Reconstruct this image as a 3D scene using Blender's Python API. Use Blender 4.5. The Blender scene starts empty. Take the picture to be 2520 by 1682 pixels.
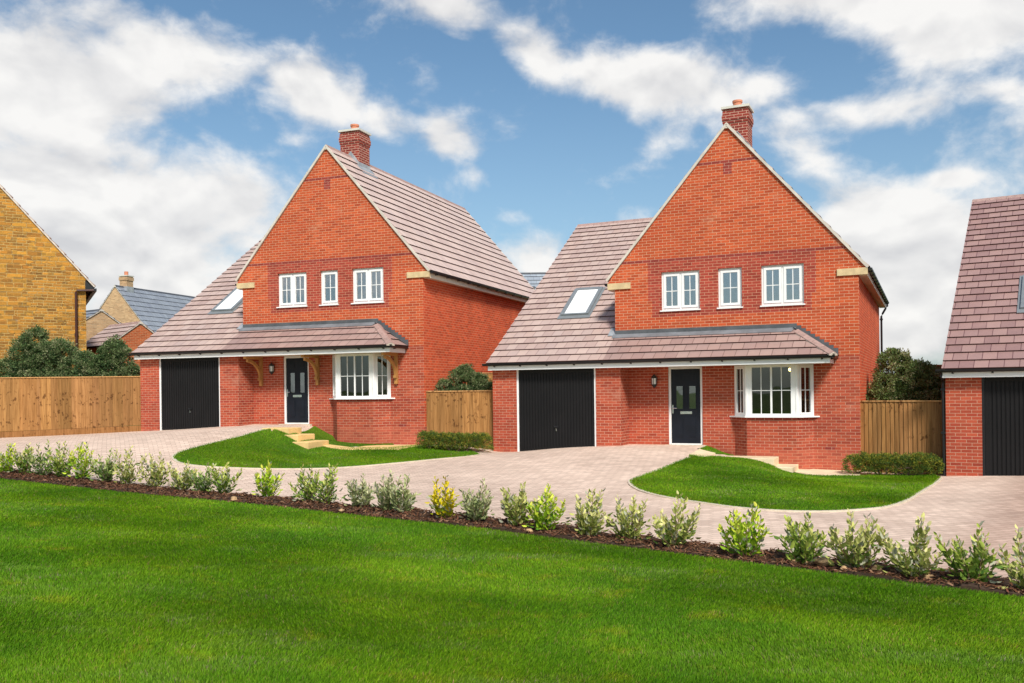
import bpy, bmesh, math, random
import numpy as np
from mathutils import Vector, Matrix
from mathutils.geometry import delaunay_2d_cdt

SC = bpy.context.scene
COL = SC.collection
R = math.radians

# ------------------------------------------------------------------ camera
cam_d = bpy.data.cameras.new('camera'); cam = bpy.data.objects.new('camera', cam_d); COL.objects.link(cam)
cam_d.sensor_width = 36.0; cam_d.lens = 36.0 * 2219.32 / 2520.0
cam_d.shift_y = (962.3 - 841.0) / 2520.0
cam_d.clip_start = 0.1; cam_d.clip_end = 3000
cam.matrix_world = Matrix.Rotation(R(90), 4, 'X') @ Matrix.Rotation(-0.012, 4, 'Z')
SC.camera = cam

# ------------------------------------------------------------------ light, sky, exposure
SUN_DIR = Vector((0.22, -1.0, 1.0)).normalized()      # towards the sun
SUN_EL = math.asin(SUN_DIR.z)
sun_d = bpy.data.lights.new('sun', 'SUN'); sun = bpy.data.objects.new('sun', sun_d); COL.objects.link(sun)
sun_d.energy = 2.8; sun_d.angle = R(12); sun_d.color = (1.0, 0.95, 0.87)
sun.rotation_euler = SUN_DIR.to_track_quat('Z', 'Y').to_euler()
vs = SC.view_settings
SC.display_settings.display_device = 'sRGB'
vs.view_transform = 'Standard'; vs.look = 'None'; vs.gamma = 1.0; vs.use_curve_mapping = False
vs.exposure = 0.70

world = bpy.data.worlds.new('World'); SC.world = world; world.use_nodes = True
NT = world.node_tree; NT.nodes.clear()
def N(nt, typ, **kw):
    n = nt.nodes.new(typ)
    for k, v in kw.items():
        if k == 'ins':
            for i, x in v.items():
                if isinstance(x, bpy.types.NodeSocket): nt.links.new(x, n.inputs[i])
                else: n.inputs[i].default_value = x
        else: setattr(n, k, v)
    return n
def MA(nt, op, a, b=None, c=None, clamp=False):
    n = N(nt, 'ShaderNodeMath', operation=op, use_clamp=clamp, ins={0: a})
    for i, x in ((1, b), (2, c)):
        if x is None: continue
        if isinstance(x, bpy.types.NodeSocket): nt.links.new(x, n.inputs[i])
        else: n.inputs[i].default_value = x
    return n.outputs[0]
def MIX(nt, fac, a, b, mode='MIX'):
    n = N(nt, 'ShaderNodeMix', data_type='RGBA', blend_type=mode)
    for i, x in ((0, fac), (6, a), (7, b)):
        if isinstance(x, bpy.types.NodeSocket): nt.links.new(x, n.inputs[i])
        else: n.inputs[i].default_value = x if i == 0 else (tuple(x) + (1,))[:4]
    return n.outputs[2]
def RAMP(nt, v, lo, hi, a=0.0, b=1.0, smooth=True):
    n = N(nt, 'ShaderNodeMapRange', interpolation_type='SMOOTHSTEP' if smooth else 'LINEAR', ins={0: v, 1: lo, 2: hi, 3: a, 4: b})
    return n.outputs[0]

sky = N(NT, 'ShaderNodeTexSky', sky_type='NISHITA', sun_disc=False)
sky.sun_elevation = SUN_EL; sky.sun_rotation = math.atan2(SUN_DIR.x, SUN_DIR.y)
sky.air_density = 1.0; sky.dust_density = 1.2; sky.ozone_density = 1.6
tc = N(NT, 'ShaderNodeTexCoord')
nrm = N(NT, 'ShaderNodeVectorMath', operation='NORMALIZE', ins={0: tc.outputs['Generated']}).outputs[0]
sep = N(NT, 'ShaderNodeSeparateXYZ', ins={0: nrm})
az = MA(NT, 'ARCTAN2', sep.outputs[0], sep.outputs[1])
el = MA(NT, 'ARCSINE', sep.outputs[2])
pv = N(NT, 'ShaderNodeCombineXYZ', ins={0: az, 1: el}).outputs[0]
# cloud banks: azimuth, elevation, half sizes (degrees), tilt, weight
BANKS = [(-24, 10.0, 10.5, 5.6, 0, 1.2), (-16.6, 11.6, 2.9, 2.7, 0, .95), (-28, 17.2, 8.5, 3.8, 0, 1.2), (-20, 19.4, 6, 2.2, -6, 1.0), (-12, 18.2, 5.0, 2.2, -12, .95),
         (-7.6, 16.6, 2.8, 1.6, -20, .8), (-3.7, 15.6, 2.8, 1.5, -22, .85), (-2.0, 13.4, 1.5, 1.1, -20, .6), (-13.5, 15.4, 2.4, 1.0, -30, .45),
         (-3.6, 23.0, 3.6, 1.7, -20, .9), (1.6, 20.6, 4.2, 1.5, -28, .85), (3.5, 24.8, 7, 1.0, 0, .5),
         (9.0, 18.6, 6.2, 2.2, -12, 1.05), (10.2, 15.6, 2.4, 1.3, 30, .65), (15, 17.8, 3, 1.2, 0, .6),
         (20, 22.9, 9.5, 2.8, -10, 1.1), (27.5, 19.8, 6, 2.6, -10, 1.1), (22.5, 15.8, 6.0, 1.2, 0, .66), (18.2, 14.2, 3.2, 1.6, -30, .48), (28.5, 16, 3.5, 1.1, -10, .66),
         (22.8, 9.2, 4.0, 2.6, -6, 1.15), (24.5, 5.0, 7, 3.8, 0, 1.1), (26, 11.6, 1.9, .7, 0, .75),
         (1.6, 8.4, 3.0, 1.8, 0, .85), (.4, 11.0, 1.6, .8, 0, .5), (-17, 4.5, 16, 4.5, 0, 1.0), (-4, 3.5, 10, 3, 0, .6),
         (60, 14, 26, 9, 0, 1.0), (-62, 18, 24, 10, 0, 1.0), (110, 20, 20, 12, 0, 1.0), (-110, 12, 24, 8, 0, 1.0), (165, 25, 30, 12, 0, 1.0), (-160, 14, 22, 7, 0, 1.0)]
fieldv = None
for a, e, ra, re, rot, amp in BANKS:
    mp = N(NT, 'ShaderNodeMapping', vector_type='TEXTURE')
    NT.links.new(pv, mp.inputs[0])
    mp.inputs['Location'].default_value = (R(a), R(e), 0); mp.inputs['Rotation'].default_value = (0, 0, R(rot))
    mp.inputs['Scale'].default_value = (R(ra), R(re), 1)
    d2 = N(NT, 'ShaderNodeVectorMath', operation='DOT_PRODUCT', ins={0: mp.outputs[0], 1: mp.outputs[0]}).outputs['Value']
    g = MA(NT, 'MULTIPLY', MA(NT, 'EXPONENT', MA(NT, 'MULTIPLY', d2, -0.9)), amp)
    fieldv = g if fieldv is None else MA(NT, 'SMOOTH_MAX', fieldv, g, 0.25)
def skynoise(scale, detail, rough, off=(0, 0, 0), dist=0.0):
    mp = N(NT, 'ShaderNodeMapping', ins={0: nrm}); mp.inputs['Scale'].default_value = (1, 1, 1.45); mp.inputs['Location'].default_value = off
    return N(NT, 'ShaderNodeTexNoise', noise_dimensions='3D', ins={'Vector': mp.outputs[0], 'Scale': scale, 'Detail': detail, 'Roughness': rough, 'Distortion': dist}).outputs['Fac']
n1 = skynoise(7.5, 10, .58, (3.1, 1.7, .4), .25)
n1b = skynoise(7.5, 5, .5, (3.1, 1.7, .4 + .022), .25)
n1c = skynoise(7.5, 3, .5, (3.1, 1.7, .4), .25)
n2 = skynoise(22, 6, .6, (0, 5, 2), .3)
dens = MA(NT, 'ADD', fieldv, MA(NT, 'MULTIPLY', MA(NT, 'SUBTRACT', n1, .5), 1.9))
dens = MA(NT, 'ADD', dens, MA(NT, 'MULTIPLY', MA(NT, 'SUBTRACT', n2, .5), .6))
alpha = RAMP(NT, dens, .22, .80)
thick = RAMP(NT, dens, .6, 1.5)
edge = MA(NT, 'MULTIPLY', MA(NT, 'SUBTRACT', n1c, n1b), 5.0)      # lit upper sides, greyer undersides
lit = MA(NT, 'ADD', MA(NT, 'ADD', .72, edge), MA(NT, 'MULTIPLY', thick, -.18), None, True)
lit = MA(NT, 'ADD', lit, MA(NT, 'MULTIPLY', MA(NT, 'SUBTRACT', n2, .5), .5), None, True)
ccol = MIX(NT, lit, (.41, .41, .42), (.60, .59, .575))
hz = RAMP(NT, el, R(22), R(-2), 0, 1)
skyc = MIX(NT, 1.0, sky.outputs[0], (.66, .80, .82), 'MULTIPLY')
skyb = N(NT, 'ShaderNodeVectorMath', operation='SCALE', ins={0: skyc, 'Scale': 0.095}).outputs[0]
skyb = MIX(NT, MA(NT, 'MULTIPLY', hz, .30), skyb, (.32, .38, .43))
full = MIX(NT, MA(NT, 'MULTIPLY', alpha, .96), skyb, ccol)
bg = N(NT, 'ShaderNodeBackground', ins={0: full, 1: 1.0})
out = N(NT, 'ShaderNodeOutputWorld'); NT.links.new(bg.outputs[0], out.inputs[0])

# ------------------------------------------------------------------ helpers
def tag(o, label=None, cat=None, group=None, kind=None):
    if label: o['label'] = label
    if cat: o['category'] = cat
    if group: o['group'] = group
    if kind: o['kind'] = kind
    return o
def empty(name, loc=(0, 0, 0), rz=0.0, label=None, cat=None, group=None):
    o = bpy.data.objects.new(name, None); COL.objects.link(o); o.location = loc; o.rotation_euler = (0, 0, rz)
    o.empty_display_size = .3
    return tag(o, label, cat, group)
class MB:
    """collects polygons with material slots and metric UVs"""
    def __init__(s, xf=None): s.v = []; s.f = []; s.m = []; s.uv = []; s.c = []; s.xf = xf
    def poly(s, pts, mat=0, uv=None, col=(1, 1, 1)):
        P = [Vector(p) for p in pts]
        if s.xf is not None: P = [s.xf @ p for p in P]
        if uv is None:
            n = Vector((0, 0, 0))
            for i in range(len(P)):
                a, b = P[i], P[(i + 1) % len(P)]
                n += a.cross(b)
            if n.length < 1e-12: return
            n.normalize()
            if abs(n.z) > .75: uv = [(p.x, p.y) for p in P]
            else:
                t = Vector((-n.y, n.x, 0)).normalized()
                if t.x < -.7 or (abs(t.x) <= .7 and t.y < 0): t = -t
                uv = [(p.dot(t), p.z) for p in P]
        b = len(s.v); s.v += [tuple(p) for p in P]
        s.f.append(tuple(range(b, b + len(P)))); s.m.append(mat); s.uv += list(uv); s.c.append(col)
    def hexa(s, p, mat=0, col=(1, 1, 1), skip=()):
        # p: 8 corners, bottom ring 0-3 ccw, top ring 4-7
        for i, q in enumerate(((3, 2, 1, 0), (4, 5, 6, 7), (0, 1, 5, 4), (1, 2, 6, 5), (2, 3, 7, 6), (3, 0, 4, 7))):
            if i in skip: continue
            s.poly([p[k] for k in q], mat, None, col)
    def box(s, x0, x1, y0, y1, z0, z1, mat=0, col=(1, 1, 1), skip=()):
        s.hexa([(x0, y0, z0), (x1, y0, z0), (x1, y1, z0), (x0, y1, z0), (x0, y0, z1), (x1, y0, z1), (x1, y1, z1), (x0, y1, z1)], mat, col, skip)
    def tube(s, pts, r, n=10, mat=0, caps=True, col=(1, 1, 1)):
        pts = [Vector(p) for p in pts]; rr = r if isinstance(r, (list, tuple)) else [r] * len(pts)
        rings = []
        for i, p in enumerate(pts):
            t = (pts[min(i + 1, len(pts) - 1)] - pts[max(i - 1, 0)]).normalized()
            a = Vector((0, 0, 1)) if abs(t.z) < .9 else Vector((1, 0, 0))
            x = t.cross(a).normalized(); y = t.cross(x).normalized()
            rings.append([p + (x * math.cos(2 * math.pi * k / n) + y * math.sin(2 * math.pi * k / n)) * rr[i] for k in range(n)])
        for i in range(len(rings) - 1):
            for k in range(n): s.poly([rings[i][k], rings[i + 1][k], rings[i + 1][(k + 1) % n], rings[i][(k + 1) % n]], mat, None, col)
        if caps: s.poly(rings[0], mat, None, col); s.poly(rings[-1][::-1], mat, None, col)
    def prism(s, outline, lift, mat=0, col=(1, 1, 1)):
        # outline: 3D points of one face, lift: vector to the other face
        L = Vector(lift); a = [Vector(p) for p in outline]; b = [p + L for p in a]
        s.poly(a[::-1], mat, None, col); s.poly(b, mat, None, col)
        for i in range(len(a)):
            j = (i + 1) % len(a); s.poly([a[i], a[j], b[j], b[i]], mat, None, col)
    def build(s, name, mats, parent=None, smooth=False, merge=False, loc=None):
        me = bpy.data.meshes.new(name); me.from_pydata(s.v, [], s.f)
        for m in (mats if isinstance(mats, (list, tuple)) else [mats]): me.materials.append(m)
        me.polygons.foreach_set('material_index', s.m)
        ul = me.uv_layers.new(name='UVMap'); ul.data.foreach_set('uv', np.array(s.uv, dtype=np.float32).ravel())
        if any(c != (1, 1, 1) for c in s.c):
            at = me.color_attributes.new('Col', 'FLOAT_COLOR', 'CORNER')
            arr = np.ones((len(s.v), 4), dtype=np.float32); k = 0
            for f, c in zip(s.f, s.c): arr[k:k + len(f), :3] = c; k += len(f)
            at.data.foreach_set('color', arr.ravel())
        if smooth: me.polygons.foreach_set('use_smooth', [True] * len(s.f))
        if merge or smooth:
            bm = bmesh.new(); bm.from_mesh(me); bmesh.ops.remove_doubles(bm, verts=bm.verts, dist=1e-5); bm.to_mesh(me); bm.free()
        me.update(); o = bpy.data.objects.new(name, me); COL.objects.link(o)
        if parent is not None: o.parent = parent
        if loc is not None: o.location = loc
        return o
def fast_mesh(name, verts, faces_flat, sizes, mats, cols=None, parent=None, smooth=False, uvs=None):
    """numpy arrays -> mesh object; cols are per-corner"""
    me = bpy.data.meshes.new(name)
    me.vertices.add(len(verts)); me.vertices.foreach_set('co', verts.astype(np.float32).ravel())
    me.loops.add(len(faces_flat)); me.loops.foreach_set('vertex_index', faces_flat.astype(np.int32))
    me.polygons.add(len(sizes)); st = np.concatenate([[0], np.cumsum(sizes)[:-1]]).astype(np.int32)
    me.polygons.foreach_set('loop_start', st)
    for m in mats: me.materials.append(m)
    if cols is not None:
        at = me.color_attributes.new('Col', 'FLOAT_COLOR', 'POINT')
        a = np.ones((len(verts), 4), dtype=np.float32); a[:, :3] = cols; at.data.foreach_set('color', a.ravel())
    if smooth: me.polygons.foreach_set('use_smooth', np.ones(len(sizes), dtype=bool))
    me.update(calc_edges=True); me.validate()
    o = bpy.data.objects.new(name, me); COL.objects.link(o)
    if parent is not None: o.parent = parent
    return o

# ------------------------------------------------------------------ materials
MATS = {}
def material(name, fn):
    m = bpy.data.materials.new(name); m.use_nodes = True; nt = m.node_tree; nt.nodes.clear()
    o = N(nt, 'ShaderNodeOutputMaterial'); b = N(nt, 'ShaderNodeBsdfPrincipled')
    nt.links.new(b.outputs[0], o.inputs[0]); fn(nt, b, o); MATS[name] = m; return m
def setb(nt, b, **kw):
    for k, v in kw.items():
        k = {'col': 'Base Color', 'rough': 'Roughness', 'spec': 'Specular IOR Level', 'metal': 'Metallic', 'normal': 'Normal', 'coat': 'Coat Weight', 'trans': 'Transmission Weight', 'ecol': 'Emission Color', 'est': 'Emission Strength'}[k]
        if isinstance(v, bpy.types.NodeSocket): nt.links.new(v, b.inputs[k])
        elif k.endswith('Color'): b.inputs[k].default_value = tuple(v) + (1,)
        else: b.inputs[k].default_value = v
def obj_noise(nt, scale, detail=4, rough=.55, stretch=(1, 1, 1), coord='Object', off=(0, 0, 0)):
    t = N(nt, 'ShaderNodeTexCoord'); mp = N(nt, 'ShaderNodeMapping', ins={0: t.outputs[coord]})
    mp.inputs['Scale'].default_value = stretch; mp.inputs['Location'].default_value = off
    return N(nt, 'ShaderNodeTexNoise', ins={'Vector': mp.outputs[0], 'Scale': scale, 'Detail': detail, 'Roughness': rough}).outputs['Fac']
def bump(nt, h, strength=.4, dist=.01, normal=None):
    n = N(nt, 'ShaderNodeBump', ins={'Height': h, 'Strength': strength, 'Distance': dist})
    if normal is not None: nt.links.new(normal, n.inputs['Normal'])
    return n.outputs[0]
def plain(name, col, rough=.5, spec=.4, metal=0, vary=.12, nscale=6, bumpy=0.0):
    def fn(nt, b, o):
        n = obj_noise(nt, nscale, 5, .6)
        c0 = tuple(c * (1 - vary) for c in col); c1 = tuple(min(1, c * (1 + vary)) for c in col)
        setb(nt, b, col=MIX(nt, RAMP(nt, n, .3, .7), c0, c1), rough=rough, spec=spec, metal=metal)
        if bumpy: setb(nt, b, normal=bump(nt, obj_noise(nt, nscale * 8, 4), bumpy, .01))
    return material(name, fn)
def brick_mat(name, c1, c2, mortar, dark=.0, bias=0.0, w=.225, h=.075, ms=.0052, weather=True, squash=None):
    def fn(nt, b, o):
        uvn = N(nt, 'ShaderNodeUVMap', uv_map='UVMap').outputs[0]
        def bt(a, c, off=(0, 0, 0), mcol=mortar, bs=bias):
            mp = N(nt, 'ShaderNodeMapping', ins={0: uvn}); mp.inputs['Location'].default_value = off
            t = N(nt, 'ShaderNodeTexBrick', offset=.5, squash=1.0, ins={'Vector': mp.outputs[0], 'Color1': tuple(a) + (1,), 'Color2': tuple(c) + (1,), 'Mortar': tuple(mcol) + (1,), 'Scale': 1.0,
                  'Mortar Size': ms, 'Mortar Smooth': .15, 'Bias': bs, 'Brick Width': w, 'Row Height': h})
            return t
        t = bt(c1, c2)
        # second random draw per brick (shifted by whole bricks) gives a few darker and paler bricks
        t2 = bt((.62, .60, .62), (1.22, 1.16, 1.12), (w * 38, h * 46, 0), (1, 1, 1), .12)
        col = MIX(nt, .5, t.outputs['Color'], t2.outputs['Color'], 'MULTIPLY')
        fine = obj_noise(nt, 60, 3, .6); col = MIX(nt, 1.0, col, MIX(nt, fine, (.82, .82, .82), (1.16, 1.16, 1.16)), 'MULTIPLY')
        big = obj_noise(nt, .55, 4, .6)
        col = MIX(nt, 1.0, col, MIX(nt, RAMP(nt, big, .3, .7), (.90, .88, .88), (1.08, 1.10, 1.10)), 'MULTIPLY')
        if weather:
            s = obj_noise(nt, 1.3, 6, .65, off=(4, 2, 1))
            col = MIX(nt, MA(nt, 'MULTIPLY', RAMP(nt, s, .58, .78), .38), col, mortar)
        setb(nt, b, col=col, rough=.88, spec=.2, normal=bump(nt, MA(nt, 'ADD', MA(nt, 'MULTIPLY', t.outputs['Fac'], -1.0), MA(nt, 'MULTIPLY', fine, .4)), .7, .006))
    return material(name, fn)
brick_mat('brick', (.52, .100, .034), (.425, .069, .026), (.68, .40, .25), ms=.0056)
brick_mat('brick_vent', (.29, .046, .034), (.23, .040, .032), (.55, .32, .24), weather=False)
brick_mat('brick_side_lit', (.70, .110, .036), (.57, .070, .024), (.70, .33, .19), ms=.0055, weather=False)  # side walls: brighter, redder copy of the brick, stronger light put into its colour
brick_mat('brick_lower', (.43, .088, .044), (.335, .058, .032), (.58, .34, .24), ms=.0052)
brick_mat('brick_dark', (.39, .064, .040), (.31, .052, .034), (.62, .34, .22), weather=False, ms=.0054)
brick_mat('brick_chimney', (.32, .052, .036), (.23, .042, .034), (.70, .48, .36), weather=False, ms=.0066)
brick_mat('brick_base', (.46, .115, .065), (.37, .080, .048), (.56, .26, .16), bias=.1)
brick_mat('brick_buff', (.60, .40, .22), (.48, .30, .16), (.56, .44, .30))
brick_mat('brick_orange', (.52, .13, .045), (.42, .10, .034), (.60, .36, .20), weather=False)
def stone_fn(nt, b, o):
    uvn = N(nt, 'ShaderNodeUVMap', uv_map='UVMap').outputs[0]
    wob = N(nt, 'ShaderNodeTexNoise', ins={'Vector': uvn, 'Scale': 1.7, 'Detail': 3}).outputs['Color']
    v = N(nt, 'ShaderNodeVectorMath', operation='MULTIPLY_ADD', ins={0: wob, 1: (.07, .05, 0), 2: uvn}).outputs[0]
    wob2 = N(nt, 'ShaderNodeTexNoise', ins={'Vector': uvn, 'Scale': 7.0, 'Detail': 3}).outputs['Color']
    v = N(nt, 'ShaderNodeVectorMath', operation='MULTIPLY_ADD', ins={0: wob2, 1: (.05, .045, 0), 2: v}).outputs[0]
    def bt(a, c, m, off, w, h): 
        mp = N(nt, 'ShaderNodeMapping', ins={0: v}); mp.inputs['Location'].default_value = off
        return N(nt, 'ShaderNodeTexBrick', offset=.37, offset_frequency=2, squash=.62, squash_frequency=3, ins={'Vector': mp.outputs[0], 'Color1': a + (1,), 'Color2': c + (1,), 'Mortar': m + (1,), 'Scale': 1.0, 'Mortar Size': .014, 'Mortar Smooth': .35, 'Bias': 0.0, 'Brick Width': w, 'Row Height': h})
    ta = bt((.52, .27, .058), (.31, .155, .042), (.56, .37, .14), (0, 0, 0), .31, .10); tb = bt((.56, .30, .06), (.36, .175, .045), (.56, .37, .14), (.13, .04, 0), .46, .165)
    sel = RAMP(nt, N(nt, 'ShaderNodeTexNoise', ins={'Vector': uvn, 'Scale': .9, 'Detail': 4}).outputs['Fac'], .49, .51); tfac = MIX(nt, sel, ta.outputs['Fac'], tb.outputs['Fac']); tcol = MIX(nt, sel, ta.outputs['Color'], tb.outputs['Color'])
    t2 = bt((.52, .55, .72), (1.35, 1.15, .9), (1, 1, 1), (.31 * 21, .10 * 34, 0), .31, .10)
    col = MIX(nt, .8, tcol, t2.outputs['Color'], 'MULTIPLY')
    g = obj_noise(nt, 3.2, 5, .6); col = MIX(nt, MA(nt, 'MULTIPLY', RAMP(nt, g, .62, .72), .55), col, (.34, .27, .20))
    f = obj_noise(nt, 18, 5, .7); col = MIX(nt, 1.0, col, MIX(nt, f, (.72, .72, .70), (1.28, 1.25, 1.2)), 'MULTIPLY')
    setb(nt, b, col=col, rough=.95, spec=.1, normal=bump(nt, MA(nt, 'ADD', MA(nt, 'MULTIPLY', tfac, -1), f), .9, .03))
material('ironstone', stone_fn)
def tile_mat(name, c1, c2, joint, tint=None, gl=.55):
    def fn(nt, b, o):
        uvn = N(nt, 'ShaderNodeUVMap', uv_map='UVMap').outputs[0]
        def bt(a, c, m, off=(0, 0, 0)):
            mp = N(nt, 'ShaderNodeMapping', ins={0: uvn}); mp.inputs['Location'].default_value = off
            return N(nt, 'ShaderNodeTexBrick', offset=.5, ins={'Vector': mp.outputs[0], 'Color1': tuple(a) + (1,), 'Color2': tuple(c) + (1,), 'Mortar': tuple(m) + (1,), 'Scale': 1.0, 'Mortar Size': .030, 'Mortar Smooth': .2, 'Bias': 0.0, 'Brick Width': 1.0, 'Row Height': 1.0})
        t = bt(c1, c2, joint); t2 = bt((.93, .92, .94), (1.06, 1.05, 1.03), (1, 1, 1), (17, 22, 0))
        col = MIX(nt, 1.0, t.outputs['Color'], t2.outputs['Color'], 'MULTIPLY')
        n = obj_noise(nt, 5, 6, .65); col = MIX(nt, 1.0, col, MIX(nt, n, (.84, .84, .86), (1.14, 1.13, 1.13)), 'MULTIPLY')
        n2 = obj_noise(nt, .7, 3, .6, off=(3, 1, 0)); col = MIX(nt, MA(nt, 'MULTIPLY', RAMP(nt, n2, .45, .75), .25), col, tuple(min(1, c * 1.35) for c in c1))
        setb(nt, b, col=col, rough=gl, spec=.45, normal=bump(nt, n, .2, .01))
    return material(name, fn)
tile_mat('tile_pink', (.51, .385, .335), (.45, .32, .275), (.25, .15, .14))
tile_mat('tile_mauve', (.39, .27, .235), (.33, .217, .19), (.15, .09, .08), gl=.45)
tile_mat('tile_pink_lit', (.62, .48, .42), (.56, .415, .36), (.33, .21, .18))  # paler tile copy for the left house's main roof, lit look painted in
tile_mat('tile_plum', (.36, .225, .20), (.29, .17, .155), (.13, .06, .06), gl=.5)
tile_mat('tile_slate', (.27, .30, .34), (.225, .25, .29), (.10, .11, .13))
tile_mat('tile_slate_pale', (.36, .40, .44), (.29, .33, .37), (.16, .18, .21))
plain('tile_edge_shade', (.085, .036, .03), .85)  # course lips painted dark to stand for the shadow line below each tile row
plain('slate_edge', (.07, .078, .095), .8)  # slate lips painted dark for the same shadow line; also colours slate ridges
plain('ridge_clay', (.36, .235, .205), .7, vary=.18)
plain('verge', (.58, .53, .46), .85, vary=.12, nscale=3)
plain('mortar_pale', (.66, .58, .50), .9)
plain('terracotta', (.62, .23, .13), .75, vary=.08)
plain('cap_stone', (.62, .60, .53), .8, vary=.08)
plain('kneeler_stone', (.60, .46, .26), .85, vary=.12)
plain('step_stone', (.74, .50, .21), .85, vary=.14, nscale=2.5, bumpy=.2)
plain('step_stone_pale', (.72, .58, .385), .85, vary=.12, nscale=2.5, bumpy=.2)
plain('kerb_stone', (.60, .52, .40), .85, vary=.12)
plain('white_paint', (.82, .82, .81), .35, vary=.03)
plain('cream_soffit', (.70, .62, .50), .6, vary=.05)
plain('black_plastic', (.012, .012, .014), .32, vary=.1)
plain('dark_metal', (.02, .021, .023), .4, vary=.1)
plain('brown_pipe', (.06, .02, .015), .45)
plain('garage_paint', (.010, .0095, .010), .5, .22, vary=.12, nscale=1.5)
plain('door_paint', (.009, .0115, .018), .4, .22, vary=.15, nscale=3)
plain('chrome', (.75, .75, .75), .22, metal=1.0, vary=.05)
plain('chrome_dull', (.32, .32, .32), .35, metal=1.0)
plain('lead', (.10, .106, .115), .5, metal=.15, vary=.25, nscale=2.2, bumpy=.15)
plain('lead_mid', (.20, .21, .225), .5, metal=.15, vary=.2, nscale=2.2)
plain('lead_bright', (.36, .38, .40), .42, metal=.2, vary=.2, nscale=4)
plain('grey_frame', (.27, .29, .30), .38, metal=.35, vary=.08)
plain('room_wall', (.50, .47, .46), .9)
plain('room_dark', (.10, .085, .075), .9)
plain('curtain', (.24, .24, .26), .95, vary=.1, nscale=9)
plain('soil', (.055, .030, .018), .95, vary=.35, nscale=7, bumpy=.6)
plain('stem_wood', (.10, .065, .04), .8)
plain('twig_red', (.22, .12, .07), .7)
plain('field_stone', (.42, .27, .14), .9, vary=.35, nscale=9, bumpy=.5)
def oak_fn(nt, b, o):
    n = obj_noise(nt, 22, 6, .6, (1, 1, .12)); k = obj_noise(nt, 3, 3)
    setb(nt, b, col=MIX(nt, 1.0, MIX(nt, n, (.36, .16, .045), (.60, .31, .10)), MIX(nt, k, (.8, .8, .8), (1.15, 1.15, 1.15)), 'MULTIPLY'), rough=.65, spec=.3)
material('oak', oak_fn)
def fence_fn(nt, b, o):
    vc = N(nt, 'ShaderNodeVertexColor', layer_name='Col').outputs[0]
    g = obj_noise(nt, 30, 6, .62, (1, 1, .045)); base = MIX(nt, RAMP(nt, g, .25, .75), (.235, .108, .034), (.44, .225, .084))
    # rows of knots: a noise that is cut into short vertical blobs
    k = obj_noise(nt, 7.5, 3, .55, (1.6, 1.6, 1.05), off=(2, 5, 1)); k2 = obj_noise(nt, 1.9, 2, .5, (.35, .35, 1.3), off=(7, 1, 3))
    kn = MA(nt, 'MULTIPLY', RAMP(nt, k, .565, .63), RAMP(nt, k2, .44, .56))
    base = MIX(nt, MA(nt, 'MULTIPLY', kn, .8), base, (.10, .038, .012))
    col = MIX(nt, 1.0, base, vc, 'MULTIPLY')
    setb(nt, b, col=col, rough=.85, spec=.15, normal=bump(nt, g, .35, .006))
material('fence_wood', fence_fn)
def glass_mat(name, refl, tint):
    m = bpy.data.materials.new(name); m.use_nodes = True; nt = m.node_tree; nt.nodes.clear()
    o = N(nt, 'ShaderNodeOutputMaterial')
    w = obj_noise(nt, .9, 2); nb = bump(nt, w, .25, .02)
    gl = N(nt, 'ShaderNodeBsdfGlossy', ins={'Color': (1, 1, 1, 1), 'Roughness': .015, 'Normal': nb})
    tr = N(nt, 'ShaderNodeBsdfTransparent', ins={'Color': tuple(tint) + (1,)})
    fr = N(nt, 'ShaderNodeFresnel', ins={'IOR': 1.5})
    f = MA(nt, 'ADD', fr.outputs[0], refl, None, True)
    mx = N(nt, 'ShaderNodeMixShader', ins={0: f}); nt.links.new(tr.outputs[0], mx.inputs[1]); nt.links.new(gl.outputs[0], mx.inputs[2])
    nt.links.new(mx.outputs[0], o.inputs[0]); MATS[name] = m; return m
glass_mat('pane', .24, (.85, .84, .86)); glass_mat('pane_dark', .05, (.62, .62, .60)); glass_mat('pane_door', .22, (.35, .38, .42))
plain('rooflight_glass', (.86, .87, .88), .12, .6, vary=.02, nscale=1.2)
def lawn_fn(nt, b, o):
    g = N(nt, 'ShaderNodeNewGeometry').outputs['Position']
    def nz(s, d=4, st=(1, 1, 1)):
        mp = N(nt, 'ShaderNodeMapping', ins={0: g}); mp.inputs['Scale'].default_value = st
        return N(nt, 'ShaderNodeTexNoise', ins={'Vector': mp.outputs[0], 'Scale': s, 'Detail': d, 'Roughness': .6}).outputs['Fac']
    a = nz(.55, 4, (1, .7, 1)); c = nz(.9, 3, (.8, 1.5, 1)); f = nz(28, 4); e = nz(140, 2)
    col = MIX(nt, RAMP(nt, a, .32, .68), (.075, .185, .008), (.135, .245, .014))
    col = MIX(nt, MA(nt, 'MULTIPLY', RAMP(nt, c, .55, .75), .6), col, (.075, .165, .032))
    col = MIX(nt, 1.0, col, MIX(nt, RAMP(nt, f, .25, .75), (.55, .6, .5), (1.3, 1.25, 1.2)), 'MULTIPLY')
    col = MIX(nt, 1.0, col, MIX(nt, RAMP(nt, e, .3, .7), (.7, .72, .65), (1.25, 1.2, 1.2)), 'MULTIPLY')
    setb(nt, b, col=col, rough=.85, spec=.15, normal=bump(nt, MA(nt, 'ADD', f, e), .9, .03))
material('turf', lawn_fn)
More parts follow.
